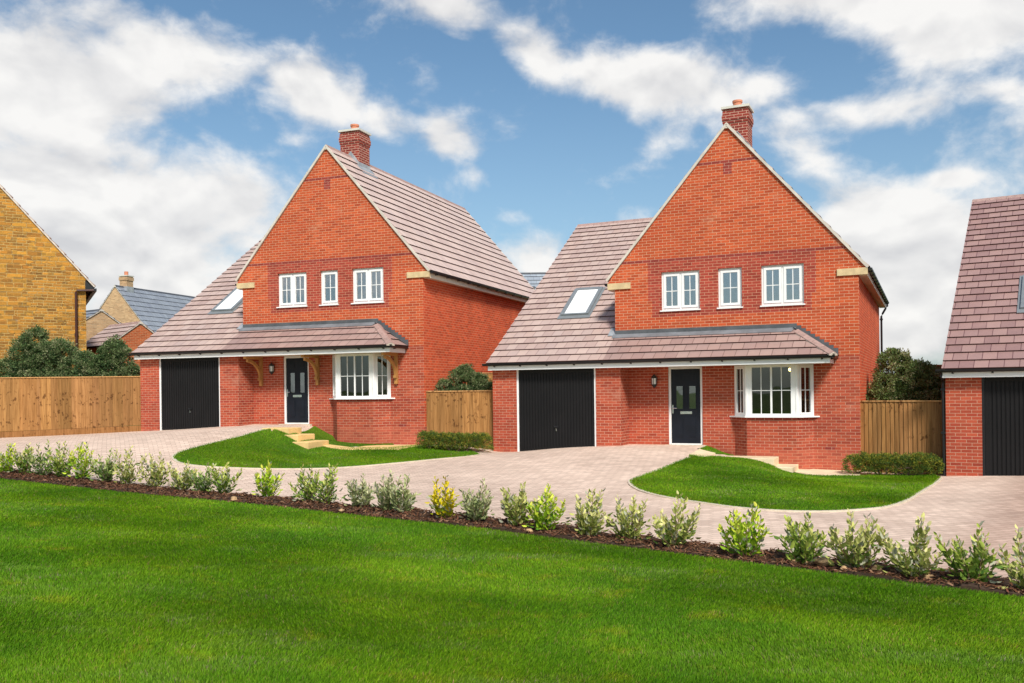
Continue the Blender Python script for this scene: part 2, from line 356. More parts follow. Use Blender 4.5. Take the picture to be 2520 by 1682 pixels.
def blade_fn(nt, b, o):
    vc = N(nt, 'ShaderNodeVertexColor', layer_name='Col').outputs[0]
    g = N(nt, 'ShaderNodeNewGeometry').outputs['Position']
    def nz(s, d=4, st=(1, 1, 1)):
        mp = N(nt, 'ShaderNodeMapping', ins={0: g}); mp.inputs['Scale'].default_value = st
        return N(nt, 'ShaderNodeTexNoise', ins={'Vector': mp.outputs[0], 'Scale': s, 'Detail': d, 'Roughness': .6}).outputs['Fac']
    a = nz(.55, 4, (1, .7, 1)); c = nz(.9, 3, (.8, 1.5, 1)); y = nz(2.3, 4)
    big = nz(.22, 3, (.7, 1.3, 1)); m = MIX(nt, RAMP(nt, a, .34, .66), (.74, .84, .8), (1.28, 1.12, 1.0)); m = MIX(nt, 1.0, m, MIX(nt, RAMP(nt, big, .35, .65), (.93, .95, .96), (1.12, 1.06, 1.0)), 'MULTIPLY')
    m = MIX(nt, MA(nt, 'MULTIPLY', RAMP(nt, c, .50, .72), .75), m, (1.45, 1.12, 4.2))
    m = MIX(nt, MA(nt, 'MULTIPLY', RAMP(nt, y, .54, .72), .65), m, (2.0, 1.15, 1.4))
    sx = N(nt, 'ShaderNodeSeparateXYZ', ins={0: g}); q = MA(nt, 'ADD', MA(nt, 'MULTIPLY', sx.outputs[0], .50), MA(nt, 'MULTIPLY', sx.outputs[1], .866))
    q = MA(nt, 'ADD', q, MA(nt, 'MULTIPLY', a, .9)); st_ = RAMP(nt, MA(nt, 'SINE', MA(nt, 'MULTIPLY', q, 4.2)), -.5, .5)
    m = MIX(nt, 1.0, m, MIX(nt, st_, (.88, .92, .90), (1.10, 1.06, 1.15)), 'MULTIPLY')
    fleck = nz(9, 3); m = MIX(nt, MA(nt, 'MULTIPLY', RAMP(nt, fleck, .60, .72), .35), m, (1.9, 1.15, 1.6))
    col = MIX(nt, 1.0, vc, m, 'MULTIPLY')
    setb(nt, b, col=col, rough=.6, spec=.12)
    tl = N(nt, 'ShaderNodeBsdfTranslucent'); nt.links.new(col, tl.inputs[0])
    mx = N(nt, 'ShaderNodeMixShader', ins={0: .3}); nt.links.new(b.outputs[0], mx.inputs[1]); nt.links.new(tl.outputs[0], mx.inputs[2]); nt.links.new(mx.outputs[0], o.inputs[0])
material('grass_blades', blade_fn)
def leaf_fn(nt, b, o):
    vc = N(nt, 'ShaderNodeVertexColor', layer_name='Col').outputs[0]
    setb(nt, b, col=vc, rough=.55, spec=.16)
    tl = N(nt, 'ShaderNodeBsdfTranslucent'); nt.links.new(vc, tl.inputs[0])
    mx = N(nt, 'ShaderNodeMixShader', ins={0: .28}); nt.links.new(b.outputs[0], mx.inputs[1]); nt.links.new(tl.outputs[0], mx.inputs[2]); nt.links.new(mx.outputs[0], o.inputs[0])
material('leaves', leaf_fn)
def bark_fn(nt, b, o):
    vc = N(nt, 'ShaderNodeVertexColor', layer_name='Col').outputs[0]
    setb(nt, b, col=vc, rough=.9, spec=.15)
material('bark_chips', bark_fn)
def pave_fn(nt, b, o):
    g = N(nt, 'ShaderNodeNewGeometry').outputs['Position']
    def bt(a, c, m, off, ms=.0045):
        mp = N(nt, 'ShaderNodeMapping', ins={0: g}); mp.inputs['Rotation'].default_value = (0, 0, R(-24)); mp.inputs['Location'].default_value = off
        return N(nt, 'ShaderNodeTexBrick', offset=.5, ins={'Vector': mp.outputs[0], 'Color1': a + (1,), 'Color2': c + (1,), 'Mortar': m + (1,), 'Scale': 1.0, 'Mortar Size': ms * 1.35, 'Mortar Smooth': .3, 'Bias': 0.0, 'Brick Width': .21, 'Row Height': .14})
    t = bt((.70, .55, .445), (.635, .49, .395), (.38, .275, .21), (0, 0, 0)); t2 = bt((.87, .85, .84), (1.08, 1.07, 1.07), (1, 1, 1), (.21 * 13, .14 * 18, 0), .004)
    col = MIX(nt, 1.0, t.outputs['Color'], t2.outputs['Color'], 'MULTIPLY')
    n = N(nt, 'ShaderNodeTexNoise', ins={'Vector': g, 'Scale': .35, 'Detail': 5, 'Roughness': .6}).outputs['Fac']
    col = MIX(nt, 1.0, col, MIX(nt, RAMP(nt, n, .3, .7), (.88, .87, .87), (1.10, 1.10, 1.10)), 'MULTIPLY')
    f = N(nt, 'ShaderNodeTexNoise', ins={'Vector': g, 'Scale': 22, 'Detail': 5, 'Roughness': .7}).outputs['Fac']
    col = MIX(nt, 1.0, col, MIX(nt, f, (.85, .85, .85), (1.15, 1.15, 1.15)), 'MULTIPLY')
    # the newer, browner blocks by the right-hand garage
    sx = N(nt, 'ShaderNodeSeparateXYZ', ins={0: g}); dd = MA(nt, 'ADD', MA(nt, 'MULTIPLY', sx.outputs[0], .83), MA(nt, 'MULTIPLY', sx.outputs[1], -.55))
    br = RAMP(nt, MA(nt, 'ADD', dd, MA(nt, 'MULTIPLY', n, .6)), -1.9, -.9)
    col = MIX(nt, MA(nt, 'MULTIPLY', br, .8), col, MIX(nt, 1.0, col, (.72, .64, .62), 'MULTIPLY'))
    setb(nt, b, col=col, rough=.9, spec=.15, normal=bump(nt, MA(nt, 'ADD', MA(nt, 'MULTIPLY', t.outputs['Fac'], -1), MA(nt, 'MULTIPLY', f, .4)), .5, .006))
material('block_paving', pave_fn)
def far_fn(nt, b, o):
    n = obj_noise(nt, .12, 4); setb(nt, b, col=MIX(nt, n, (.05, .10, .02), (.12, .14, .05)), rough=.95, spec=.1)
material('rough_ground', far_fn)
def emis(name, col, st):
    def fn(nt, b, o): setb(nt, b, col=col, ecol=col, est=st, rough=.4)
    return material(name, fn)
emis('bulb_glow', (1.0, .72, .22), 14.0)
plain('lamp_glass', (.75, .76, .74), .2, vary=.04)

# ------------------------------------------------------------------ where the houses stand (x, y, floor z, yaw)
HP = [(-2.558, 26.243, -.942, .362), (8.617, 22.343, -1.504, .434), (18.618, 16.161, -1.91, .563)]
def wl(h, u, v, w=0.0):
    X, Y, Z, t = HP[h]; return (X + u * math.cos(t) + v * math.sin(t), Y - u * math.sin(t) + v * math.cos(t), Z + w)

# ------------------------------------------------------------------ terrain
CP = [wl(0, *q) for q in [(-9.8,-.7,-.215),(-8,-.7,-.14),(-6,-.7,-.04),(-6,0,-.01),(-4.8,0,-.02),(-3.9,0,-.02),(-3.4,0,-.25),(-2.9,-.4,-.486),(-1.55,-.4,-.6),(0,0,-.6),(-4.6,-2,-.04),
 (-1.0,-2.4,-.59),(0,-2.5,-.62),(-3.3,-2.6,-.04),(-2.9,-2.7,-.08),(-2.3,-2.8,-.3),(-1.7,-2.7,-.54),(-3.1,-3.6,-.12),(-2.5,-3.7,-.32),(-1.9,-3.8,-.56),(-2.5,-1.3,-.42),(1.5,-.3,-.66)]]
CP += [wl(1, *q) for q in [(-9.79,-.79,-.222),(-8,-.79,-.12),(-5.95,-.79,-.01),(-5.95,0,-.01),(-4.4,0,-.02),(-3.8,0,-.03),(-3.4,0,-.22),(-2.9,-.4,-.3),(-1.46,-.4,-.58),(0,0,-.61),(-4.6,-1.6,-.05),
 (-3.4,-1.4,-.22),(-2.5,-1.45,-.26),(-2.1,-1.5,-.34),(-1.7,-1.5,-.5),(-1.35,-1.4,-.61),(-.3,-1.2,-.63),(1.2,-.5,-.62)]]
CP += [wl(2, *q) for q in [(-9.76,-.79,-.171),(-6,-.79,-.04),(-4,0,-.02),(0,0,-.3),(2,-4,-.4)]]
CP += [(-9.7,17.8,-1.66),(.38,12,-1.93),(4.1,9.6,-2.0),(-16,21.5,-1.58),(7.5,7.6,-2.1),(-4.6,14.8,-1.8),(-16.3,28.6,-1.30),(-24,27.7,-1.35),(-24,22,-1.5),
 (0,0,-1.6),(-5,2,-1.55),(5,1,-1.75),(0,5,-1.76),(-5,8,-1.66),(4.5,5,-1.9),(-12,8,-1.55),(-20,12,-1.5),(12,0,-2.0),(14,6,-2.15),(25,8,-2.4),
 (-.6,25.3,-1.715),(-1.5,25.0,-1.66),(-2.5,24.6,-1.58),
 (-20,45,-0.9),(0,45,-1.2),(20,42,-1.9),(-9,36,-1.2),(3,36,-1.5),(12,33,-1.9),(30,30,-2.3),(-40,30,-1.2),(-30,-5,-1.5),(30,-5,-2.3),(0,-10,-1.6)]
CP = np.array(CP)
def _phi(r2): return .5 * r2 * np.log(r2 + 1e-9)
_n = len(CP); _K = _phi(((CP[:, None, :2] - CP[None, :, :2]) ** 2).sum(-1)) + np.eye(_n) * .02; _P = np.c_[np.ones(_n), CP[:, :2]]
_W = np.linalg.solve(np.block([[_K, _P], [_P.T, np.zeros((3, 3))]]), np.r_[CP[:, 2], 0, 0, 0])
def H(x, y):
    x = np.asarray(x, float); y = np.asarray(y, float); sh = x.shape; xf = x.ravel(); yf = y.ravel(); outz = np.empty(len(xf))
    for i in range(0, len(xf), 20000):
        a = xf[i:i + 20000]; b = yf[i:i + 20000]
        outz[i:i + 20000] = _phi((a[:, None] - CP[:, 0]) ** 2 + (b[:, None] - CP[:, 1]) ** 2) @ _W[:_n] + _W[_n] + _W[_n + 1] * a + _W[_n + 2] * b
    r = np.hypot(xf, yf - 15); w = np.clip((r - 30) / 15, 0, 1); w = w * w * (3 - 2 * w)
    outz = outz * (1 - w) + (-1.45 - .012 * np.clip(xf, -60, 60)) * w
    return outz.reshape(sh)
def Hs(x, y): return float(H(np.array([x]), np.array([y]))[0])
def inside(poly, x, y):
    poly = np.asarray(poly); res = np.zeros(x.shape, bool); j = len(poly) - 1
    for i in range(len(poly)):
        xi, yi = poly[i]; xj, yj = poly[j]
        c = ((yi > y) != (yj > y)) & (x < (xj - xi) * (y - yi) / ((yj - yi) if yj != yi else 1e-9) + xi); res ^= c; j = i
    return res
def smooth_poly(pts, closed=True, sub=4):
    P = [Vector(p) for p in pts]; n = len(P); outp = []
    for i in range(n):
        p0, p1, p2, p3 = P[(i - 1) % n], P[i], P[(i + 1) % n], P[(i + 2) % n]
        for k in range(sub):
            t = k / sub; outp.append(tuple(.5 * ((2 * p1) + (p2 - p0) * t + (2 * p0 - 5 * p1 + 4 * p2 - p3) * t * t + (3 * p1 - p0 - 3 * p2 + p3) * t ** 3)))
    return outp
def densify(poly, step):
    o = []
    for i in range(len(poly)):
        a = Vector(poly[i]); b = Vector(poly[(i + 1) % len(poly)]); n = max(1, int((b - a).length / step))
        for k in range(n): o.append(tuple(a.lerp(b, k / n)))
    return o
def sheet(name, poly, lift, mat, step=.4, thick=0.0, seed=1, fn=None):
    """a sheet lying on the terrain inside poly, with a skirt of the given thickness"""
    poly = densify(poly, step); arr = np.array(poly)
    x0, y0 = arr.min(0); x1, y1 = arr.max(0)
    gx, gy = np.meshgrid(np.arange(x0 + step / 2, x1, step), np.arange(y0 + step / 2, y1, step)); gx = gx.ravel(); gy = gy.ravel()
    k = inside(arr, gx, gy); gx = gx[k]; gy = gy[k]
    # keep grid points off the border
    d = np.min((gx[:, None] - arr[None, :, 0]) ** 2 + (gy[:, None] - arr[None, :, 1]) ** 2, axis=1) > (step * .35) ** 2
    pts = [Vector(p) for p in poly] + [Vector((a, b)) for a, b in zip(gx[d], gy[d])]
    nb = len(poly)
    vv, ee, ff, _, _, _ = delaunay_2d_cdt(pts, [(i, (i + 1) % nb) for i in range(nb)], [], 1, 1e-5)
    xy = np.array([(v.x, v.y) for v in vv]); z = H(xy[:, 0], xy[:, 1]) + lift
    if fn is not None: z = z + fn(xy[:, 0], xy[:, 1])
    verts = [(a, b, c) for (a, b), c in zip(xy, z)]
    faces = [tuple(f) for f in ff]
    faces = [f if (Vector(verts[f[1]][:2]) - Vector(verts[f[0]][:2])).cross(Vector(verts[f[2]][:2]) - Vector(verts[f[0]][:2])) > 0 else f[::-1] for f in faces]
    if thick:
        ec = {}
        for f in faces:
            for i in range(len(f)):
                e = (f[i], f[(i + 1) % len(f)]); ec[e] = 1
        base = len(verts); mp = {}
        for (a, b) in list(ec):
            if (b, a) in ec: continue
            for q in (a, b):
                if q not in mp: mp[q] = len(verts); verts.append((verts[q][0], verts[q][1], verts[q][2] - thick))
            faces.append((b, a, mp[a], mp[b]))
    me = bpy.data.meshes.new(name); me.from_pydata(verts, [], faces); me.materials.append(mat); me.update()
    me.polygons.foreach_set('use_smooth', [True] * len(faces)) if not thick else None
    o = bpy.data.objects.new(name, me); COL.objects.link(o); return o
def ribbon(name, line, w, z0, z1, mat, closed=False, parent=None):
    """a kerb of width w centred on the line, following the terrain"""
    mb = MB(); n = len(line); L = [Vector(p) for p in line]; zz = H(np.array([p[0] for p in line]), np.array([p[1] for p in line]))
    secs = []
    for i in range(n):
        a = L[(i - 1) % n] if (closed or i > 0) else L[i]; b = L[(i + 1) % n] if (closed or i < n - 1) else L[i]
        t = (b - a).normalized(); nn = Vector((-t.y, t.x)) * w / 2; p = L[i]; z = zz[i]
        secs.append([(p.x - nn.x, p.y - nn.y, z + z0), (p.x - nn.x, p.y - nn.y, z + z1), (p.x + nn.x, p.y + nn.y, z + z1), (p.x + nn.x, p.y + nn.y, z + z0)])
    for i in range(n if closed else n - 1):
        A, B = secs[i], secs[(i + 1) % n]
        for k in range(3): mb.poly([A[k], B[k], B[k + 1], A[k + 1]])
    o = mb.build(name, mat, parent); return o
# ------------------------------------------------------------------ the houses
W = 6.32; UM = -3.192; ZAP = 8.434; EO = .227; ZVB = 4.45; A_ = .74
TP = (ZAP - ZVB) / (-UM + EO); PM = math.atan(TP)              # pitch of the main roof
TW = .683; PW = math.atan(TW); VE = -1.057; ZE = 2.262            # pitch, eave line and eave height of the garage roof
GL, GP = -9.76, -5.95; RV = 6.443; DEP = 10.0
UE = -.5                                                        # right end of the porch roof
GD0, GD1 = -9.02, -6.65
DR0, DR1 = -4.846, -3.918
BAY = [(-3.07, 0.0), (-2.69, -.40), (-1.46, -.40), (-1.09, 0.0)]
WIN = [(-5.003, -3.958, 2), (-3.468, -2.851, 1), (-2.355, -1.296, 2)]
ZWB, ZWT = 3.63, 4.665

def clip_poly(poly, clip):
    """Sutherland-Hodgman, both counter-clockwise (u, z) lists"""
    outp = list(poly)
    for i in range(len(clip)):
        a, b = clip[i], clip[(i + 1) % len(clip)]; inp, outp = outp, []
        if not inp: break
        def side(p): return (b[0] - a[0]) * (p[1] - a[1]) - (b[1] - a[1]) * (p[0] - a[0])
        for j in range(len(inp)):
            p, q = inp[j], inp[(j + 1) % len(inp)]; sp, sq = side(p), side(q)
            if sp >= -1e-9: outp.append(p)
            if (sp > 1e-9 and sq < -1e-9) or (sp < -1e-9 and sq > 1e-9):
                t = sp / (sp - sq); outp.append((p[0] + (q[0] - p[0]) * t, p[1] + (q[1] - p[1]) * t))
    return outp
def wall_cells(mb, us, zs, fn, place, clip=None):
    us = sorted(set(round(x, 4) for x in us)); zs = sorted(set(round(x, 4) for x in zs))
    for i in range(len(us) - 1):
        for j in range(len(zs) - 1):
            m = fn((us[i] + us[i + 1]) / 2, (zs[j] + zs[j + 1]) / 2)
            if m is None: continue
            c = [(us[i], zs[j]), (us[i + 1], zs[j]), (us[i + 1], zs[j + 1]), (us[i], zs[j + 1])]
            if clip: c = clip_poly(c, clip)
            if len(c) >= 3: mb.poly([place(*p) for p in c], m)
def roof_slope(mb, O, A, Up, S, g, left, right, mat=0, edge=1, u0=0.0, lift=.050, verge=True):
    """overlapping tile courses: along vector A (unit), up the slope Up (unit); left(s), right(s) bound each course"""
    O, A, Up = Vector(O), Vector(A), Vector(Up); Nn = A.cross(Up).normalized()
    if Nn.z < 0: Nn = -Nn
    k = 0; s0 = 0.0
    def P(a, s, h): return O + A * a + Up * s + Nn * h
    while s0 < S - 1e-4:
        s1 = min(s0 + g, S); e = min(s1 + .06, S + .02)
        l0, r0, l1, r1 = left(s0), right(s0), left(e), right(e)
        if r0 - l0 > .01:
            h1 = lift - (lift - .010) * (e - s0) / (g + .06)
            fl = Nn.dot(A.cross(Up)) < 0
            def q(pts, m, uv=None):
                if fl: pts = pts[::-1]; uv = uv[::-1] if uv else None
                mb.poly(pts, m, uv)
            q([P(l0, s0, lift), P(r0, s0, lift), P(r1, e, h1), P(l1, e, h1)], mat, [((l0 + u0) / .3, k + .02), ((r0 + u0) / .3, k + .02), ((r1 + u0) / .3, k + .98), ((l1 + u0) / .3, k + .98)])
            q([P(l0, s0, lift - .022), P(r0, s0, lift - .022), P(r0, s0, lift), P(l0, s0, lift)], edge)
            q([P(l0, s0 + .06, lift - .028), P(r0, s0 + .06, lift - .028), P(r0, s0, lift - .022), P(l0, s0, lift - .022)], edge)
            if verge:
                q([P(l0, s0, lift - .018), P(l0, s0, lift), P(l1, e, h1), P(l1, e, h1 - .018)], mat, [(0, k + .3)] * 4)
                q([P(r0, s0, lift), P(r0, s0, lift - .018), P(r1, e, h1 - .018), P(r1, e, h1)], mat, [(0, k + .3)] * 4)
        s0 += g; k += 1
    # boarding under the tiles so the roof is solid from below
    n = 8
    for i in range(n):
        a, b = S * i / n, S * (i + 1) / n
        if right(a) - left(a) > .01:
            mb.poly([P(left(a), a, -.03), P(left(b), b, -.03), P(right(b), b, -.03), P(right(a), a, -.03)], edge)
def ridge_run(mb, p0, p1, pitch, w=.17, seg=.45, mat=0, joint=1, side=None):
    p0, p1 = Vector(p0), Vector(p1); d = p1 - p0; n = max(1, round(d.length / seg)); t = d.normalized()
    s = (side or t.cross(Vector((0, 0, 1)))).normalized(); up = s.cross(t).normalized()
    if up.z < 0: up = -up
    cp, sp = math.cos(pitch), math.sin(pitch)
    for i in range(n):
        a = p0 + d * (i / n) + t * .006; b = p0 + d * ((i + 1) / n) - t * .006
        for q, (m, o, ext) in enumerate(((mat, .030, 0), (joint, .018, .012))):
            A0 = a - t * ext; B0 = b + t * ext
            def pr(c):
                return [c + up * (o + .012), c + s * (.05 * cp + .01) + up * (o - .05 * sp * .55), c + s * w * cp + up * (o - w * sp),
                        c + s * w * cp + up * (o - w * sp - .022), c - s * w * cp + up * (o - w * sp - .022), c - s * w * cp + up * (o - w * sp), c - s * (.05 * cp + .01) + up * (o - .05 * sp * .55)]
            P0, P1 = pr(A0), pr(B0)
            for j in range(len(P0)):
                k = (j + 1) % len(P0); mb.poly([P0[j], P1[j], P1[k], P0[k]], m)
            mb.poly(P0, m); mb.poly(P1[::-1], m)
def frame_xf(p0, p1, z):
    """local x along p0->p1, local y into the wall, local z up"""
    a = Vector((p0[0], p0[1], z)); d = (Vector((p1[0], p1[1], z)) - a).normalized(); n = Vector((-d.y, d.x, 0))
    m = Matrix(((d.x, n.x, 0, a.x), (d.y, n.y, 0, a.y), (0, 0, 1, a.z), (0, 0, 0, 1))); return m
def window(parent, p0, p1, z0, z1, sashes, depth=.065, pane_mat='pane', sill=True, head=False, fw=.052, sw=.066, bars=(2, 2), fixed=False, name='window', side_posts=(0, 0)):
    """white casement window; parts: sashes, panes, sill"""
    wlen = (Vector(p1) - Vector(p0)).length; X = frame_xf(p0, p1, z0); h = z1 - z0
    fr = MB(X); L, Rr = side_posts
    fr.box(0, fw + L, depth, depth + .07, 0, h); fr.box(wlen - fw - Rr, wlen, depth, depth + .07, 0, h)
    fr.box(fw + L, wlen - fw - Rr, depth + .001, depth + .069, 0, fw); fr.box(fw + L, wlen - fw - Rr, depth + .001, depth + .069, h - fw, h)
    x0 = fw + L; x1 = wlen - fw - Rr; n = len(sashes); tot = x1 - x0; mul = .045; edges = []
    ws = (tot - mul * (n - 1)) / sum(sashes); x = x0
    for i, sg in enumerate(sashes):
        edges.append((x, x + ws * sg)); x += ws * sg
        if i < n - 1: fr.box(x, x + mul, depth + .002, depth + .068, fw, h - fw); x += mul
    fo = fr.build(name, MATS['white_paint'], parent)
    for (a, b) in edges:
        s = MB(X); za, zb = fw, h - fw; q = 0 if fixed else sw; y0 = depth - .016; y1 = depth + .05
        if not fixed:
            g = .004
            s.box(a + g, a + q, y0, y1, za + g, zb - g); s.box(b - q, b - g, y0, y1, za + g, zb - g)
            s.box(a + q, b - q, y0 + .001, y1 - .001, za + g, za + q); s.box(a + q, b - q, y0 + .001, y1 - .001, zb - q, zb - g)
        nx, nz = bars; gy = depth + (.012 if fixed else .004)
        for i in range(1, nx): c = a + q + (b - a - 2 * q) * i / nx; s.box(c - .010, c + .010, gy, gy + .03, za + q, zb - q)
        for i in range(1, nz): c = za + q + (zb - za - 2 * q) * i / nz; s.box(a + q, b - q, gy + .001, gy + .029, c - .010, c + .010)
        s.build('sash', MATS['white_paint'], fo)
        p = MB(X); p.box(a + q - .004, b - q + .004, gy + .013, gy + .017, za + q - .004, zb - q + .004); p.build('pane', MATS[pane_mat], fo)
    if sill:
        s = MB(X); s.box(-.03, wlen + .03, -.045, depth + .03, -.035, -.001); s.build('sill', MATS['white_paint'], fo)
    return fo
def interior(parent, u0, u1, v0, v1, z0, z1, mat='room_wall'):
    mb = MB()
    q = lambda pts: mb.poly(pts)
    q([(u0, v1, z0), (u0, v1, z1), (u1, v1, z1), (u1, v1, z0)]); q([(u0, v0, z0), (u0, v0, z1), (u0, v1, z1), (u0, v1, z0)]); q([(u1, v0, z0), (u1, v1, z0), (u1, v1, z1), (u1, v0, z1)])
    q([(u0, v0, z0), (u0, v1, z0), (u1, v1, z0), (u1, v0, z0)]); q([(u0, v0, z1), (u1, v0, z1), (u1, v1, z1), (u0, v1, z1)])
    return mb.build('room_lining', MATS[mat], parent)
def wavy_curtain(parent, x0, x1, v, z0, z1, seed):
    mb = MB(); rn = random.Random(seed); n = 26; pts = []
    for i in range(n + 1): pts.append((x0 + (x1 - x0) * i / n, v + .03 * math.sin(i * 1.5 + rn.random() * .8)))
    for i in range(n):
        a, b = pts[i], pts[i + 1]; mb.poly([(a[0], a[1], z0), (b[0], b[1], z0), (b[0], b[1], z1), (a[0], a[1], z1)])
    return mb.build('curtain', MATS['curtain'], parent)

def build_house(h, name, label, tile_front, tile_porch, tile_side, brackets, pipe_left=False, pipe_right=False, door_frame_white=True, blade=0, group='gabled brick houses'):
    X, Y, Z, t = HP[h]
    root = empty(name, (X, Y, Z), -t, label, 'house', group)
    B = ['brick', 'brick_dark', 'brick_base', 'brick_lower', 'brick_side_lit', 'brick_vent']; BM = [MATS[k] for k in B]
    gable = [(-W, -1.3), (0, -1.3), (0, ZVB + EO * TP - .06), (UM, ZAP - .05), (-W, ZVB + (-W + 2 * -UM + EO) * TP * 0 + ZVB * 0 + EO * TP - .06)]
    gable[-1] = (-W, ZAP - (UM + W) * TP - .06)
    mb = MB()
    zdark = (.675, .75)
    panel = (-5.37, -1.0, 3.30, 5.025)
    def front(u, z):
        for a, b, _ in WIN:
            if a < u < b and ZWB < z < ZWT: return None
        if DR0 < u < DR1 and 0 < z < 2.10: return None
        if BAY[0][0] < u < BAY[3][0] and z < 2.10: return None
        if u < GP and z < 2.6: return 0 if z > 2.4 else 3
        if 7.425 < z < 7.50: return 5
        if -3.30 < u < -3.075 and 7.125 < z < 7.425: return 5
        if 4.95 < z < 5.025 : return 5
        if panel[0] < u < panel[1] and panel[2] + .15 < z < panel[3]:
            if z < 3.9 and (u < panel[0] + .11 or u > panel[1] - .11): return 0
            return 1
        if -.83 < u < -.60 and -.075 < z < 0: return 5
        if z < -.075: return 2
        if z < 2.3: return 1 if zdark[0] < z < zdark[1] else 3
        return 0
    us = [-W, GP, 0, DR0, DR1, BAY[0][0], BAY[3][0], panel[0], panel[0] + .11, panel[1] - .11, panel[1], -3.30, -3.075, -.83, -.60] + [x for w in WIN for x in w[:2]]
    zs = [-1.3, -.075, 0, .675, .75, 2.10, 2.3, 2.4, 2.6, panel[2] + .15, 3.9, ZWB, ZWT, 4.95, 5.025, 7.125, 7.425, 7.50, 8.5]
    wall_cells(mb, us, zs, front, lambda u, z: (u, 0, z), gable)
    # window reveals
    for a, b, _ in WIN:
        for q in ([(a, 0, ZWB), (a, .13, ZWB), (a, .13, ZWT), (a, 0, ZWT)], [(b, 0, ZWT), (b, .13, ZWT), (b, .13, ZWB), (b, 0, ZWB)], [(a, 0, ZWT), (a, .13, ZWT), (b, .13, ZWT), (b, 0, ZWT)], [(b, 0, ZWB), (b, .13, ZWB), (a, .13, ZWB), (a, 0, ZWB)]): mb.poly(q, 1)
    for q in ([(DR0, 0, 0), (DR0, .14, 0), (DR0, .14, 2.1), (DR0, 0, 2.1)], [(DR1, 0, 2.1), (DR1, .14, 2.1), (DR1, .14, 0), (DR1, 0, 0)]): mb.poly(q, 3)
    # side walls and back
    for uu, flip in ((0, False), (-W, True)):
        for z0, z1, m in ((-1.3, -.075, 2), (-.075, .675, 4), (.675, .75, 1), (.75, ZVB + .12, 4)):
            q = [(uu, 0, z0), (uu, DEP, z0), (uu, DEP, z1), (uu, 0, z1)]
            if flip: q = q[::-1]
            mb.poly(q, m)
    mb.poly([(p[0], DEP, p[1]) for p in gable][::-1], 0)
    # bay base and bay brick
    for i in range(3):
        a, b = BAY[i], BAY[i + 1]
        for z0, z1, m in ((-1.3, -.075, 2), (-.075, .675, 3), (.675, .745, 1)):
            mb.poly([(a[0], a[1], z0), (b[0], b[1], z0), (b[0], b[1], z1), (a[0], a[1], z1)], m)
    mb.poly([(p[0], p[1], .745) for p in BAY], 3)
    # garage block: front, right return, left wall with sloping top, back
    def gfront(u, z):
        if GD0 < u < GD1 and z < 2.11: return None
        if zdark[0] < z < zdark[1]: return 1
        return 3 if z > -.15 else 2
    wall_cells(mb, [GL, GD0, GD1, GP], [-1.3, -.15, .675, .75, 2.11, 2.2], gfront, lambda u, z: (u, -A_, z))
    for z0, z1, m in ((-1.3, -.15, 2), (-.15, .675, 3), (.675, .75, 1), (.75, 2.2, 3)):
        mb.poly([(GP, -A_, z0), (GP, 0, z0), (GP, 0, z1), (GP, -A_, z1)], m)
    mb.poly([(GD0, -A_, -.6), (GD0, -A_ + .2, -.6), (GD0, -A_ + .2, 2.11), (GD0, -A_, 2.11)], 3)
    mb.poly([(GD1, -A_, 2.11), (GD1, -A_ + .2, 2.11), (GD1, -A_ + .2, -.6), (GD1, -A_, -.6)], 3)
    zr = ZE + (RV - VE) * TW; rb = RV + 3.5
    lw = [(-A_, -1.3), (-A_, ZE + (-A_ - VE) * TW - .06), (RV, zr - .06), (rb, ZE + .3), (rb, -1.3)]
    mb.poly([(GL, v, z) for v, z in lw], 0)
    mb.poly([(GL, rb, -1.3), (GL, rb, ZE + .3), (-W, rb, ZE + .3), (-W, rb, -1.3)], 0)
    mb.prism([(.002, -.0, 4.446), (EO - .02, -.0, 4.446), (.002, -.0, ZVB + EO * TP - .055)], (0, .06, 0)); mb.prism([(-W - .002, -.0, 4.446), (-W - .002, -.0, ZAP - (UM + W) * TP - .055), (-W - EO + .02, -.0, 4.446)], (0, .06, 0))
    wall_o = mb.build('wall', BM, root)
    # inner lining so that daylight does not leak through the rooms
    interior(root, -W + .12, UM - .9, .15, 3.6, 2.75, 4.72)
    interior(root, UM - .8, -.12, .15, 3.6, 2.75, 4.72)
    interior(root, -3.6, -.12, .02, 3.4, .05, 2.3, 'room_dark')
    # windows upstairs
    for i, (a, b, n) in enumerate(WIN):
        window(root, (a, 0), (b, 0), ZWB, ZWT, [1] * n)
        if h == 0 or i != 1:
            cw = .26 if n == 2 else .16
            wavy_curtain(root, a + .03, a + .03 + cw, .30, ZWB - .2, ZWT + .1, i); wavy_curtain(root, b - .03 - cw, b - .03, .30, ZWB - .2, ZWT + .1, i + 7)
    # bay window
    z0, z1 = .78, 2.088
    bay = empty('bay_window'); bay.parent = root
    fb = window(root, BAY[1], BAY[2], z0, z1, [1, 1], depth=.0, pane_mat='pane_dark', sill=False, fw=.065, fixed=True, bars=(2, 2), side_posts=(.07, .07))
    fl_ = window(root, BAY[0], BAY[1], z0, z1, [1], depth=.0, pane_mat='pane_dark', sill=False, fw=.045, sw=.045, bars=(2, 2), side_posts=(.02, .05))
    fr_ = window(root, BAY[2], BAY[3], z0, z1, [1], depth=.0, pane_mat='pane_dark', sill=False, fw=.045, sw=.045, bars=(2, 2), side_posts=(.05, .02))
    bpy.data.objects.remove(bay)
    for o in (fb, fl_, fr_): o.name = 'bay_window'
    s = MB(); pl = [(-3.21, .0), (-3.17, -.03), (-2.73, -.475), (-1.42, -.475), (-.99, -.03), (-.95, .0)]
    s.prism([(p[0], p[1], .747) for p in pl], (0, 0, .034)); s.build('bay_sill', MATS['white_paint'], root)
    # corner posts of the bay
    for p in (BAY[1], BAY[2]): s = MB(); s.tube([(p[0], p[1] + .035, z0), (p[0], p[1] + .035, z1)], .05, 8); s.build('bay_post', MATS['white_paint'], root)
    # front door
    fr = MB(); a, b = DR0, DR1; y = .05
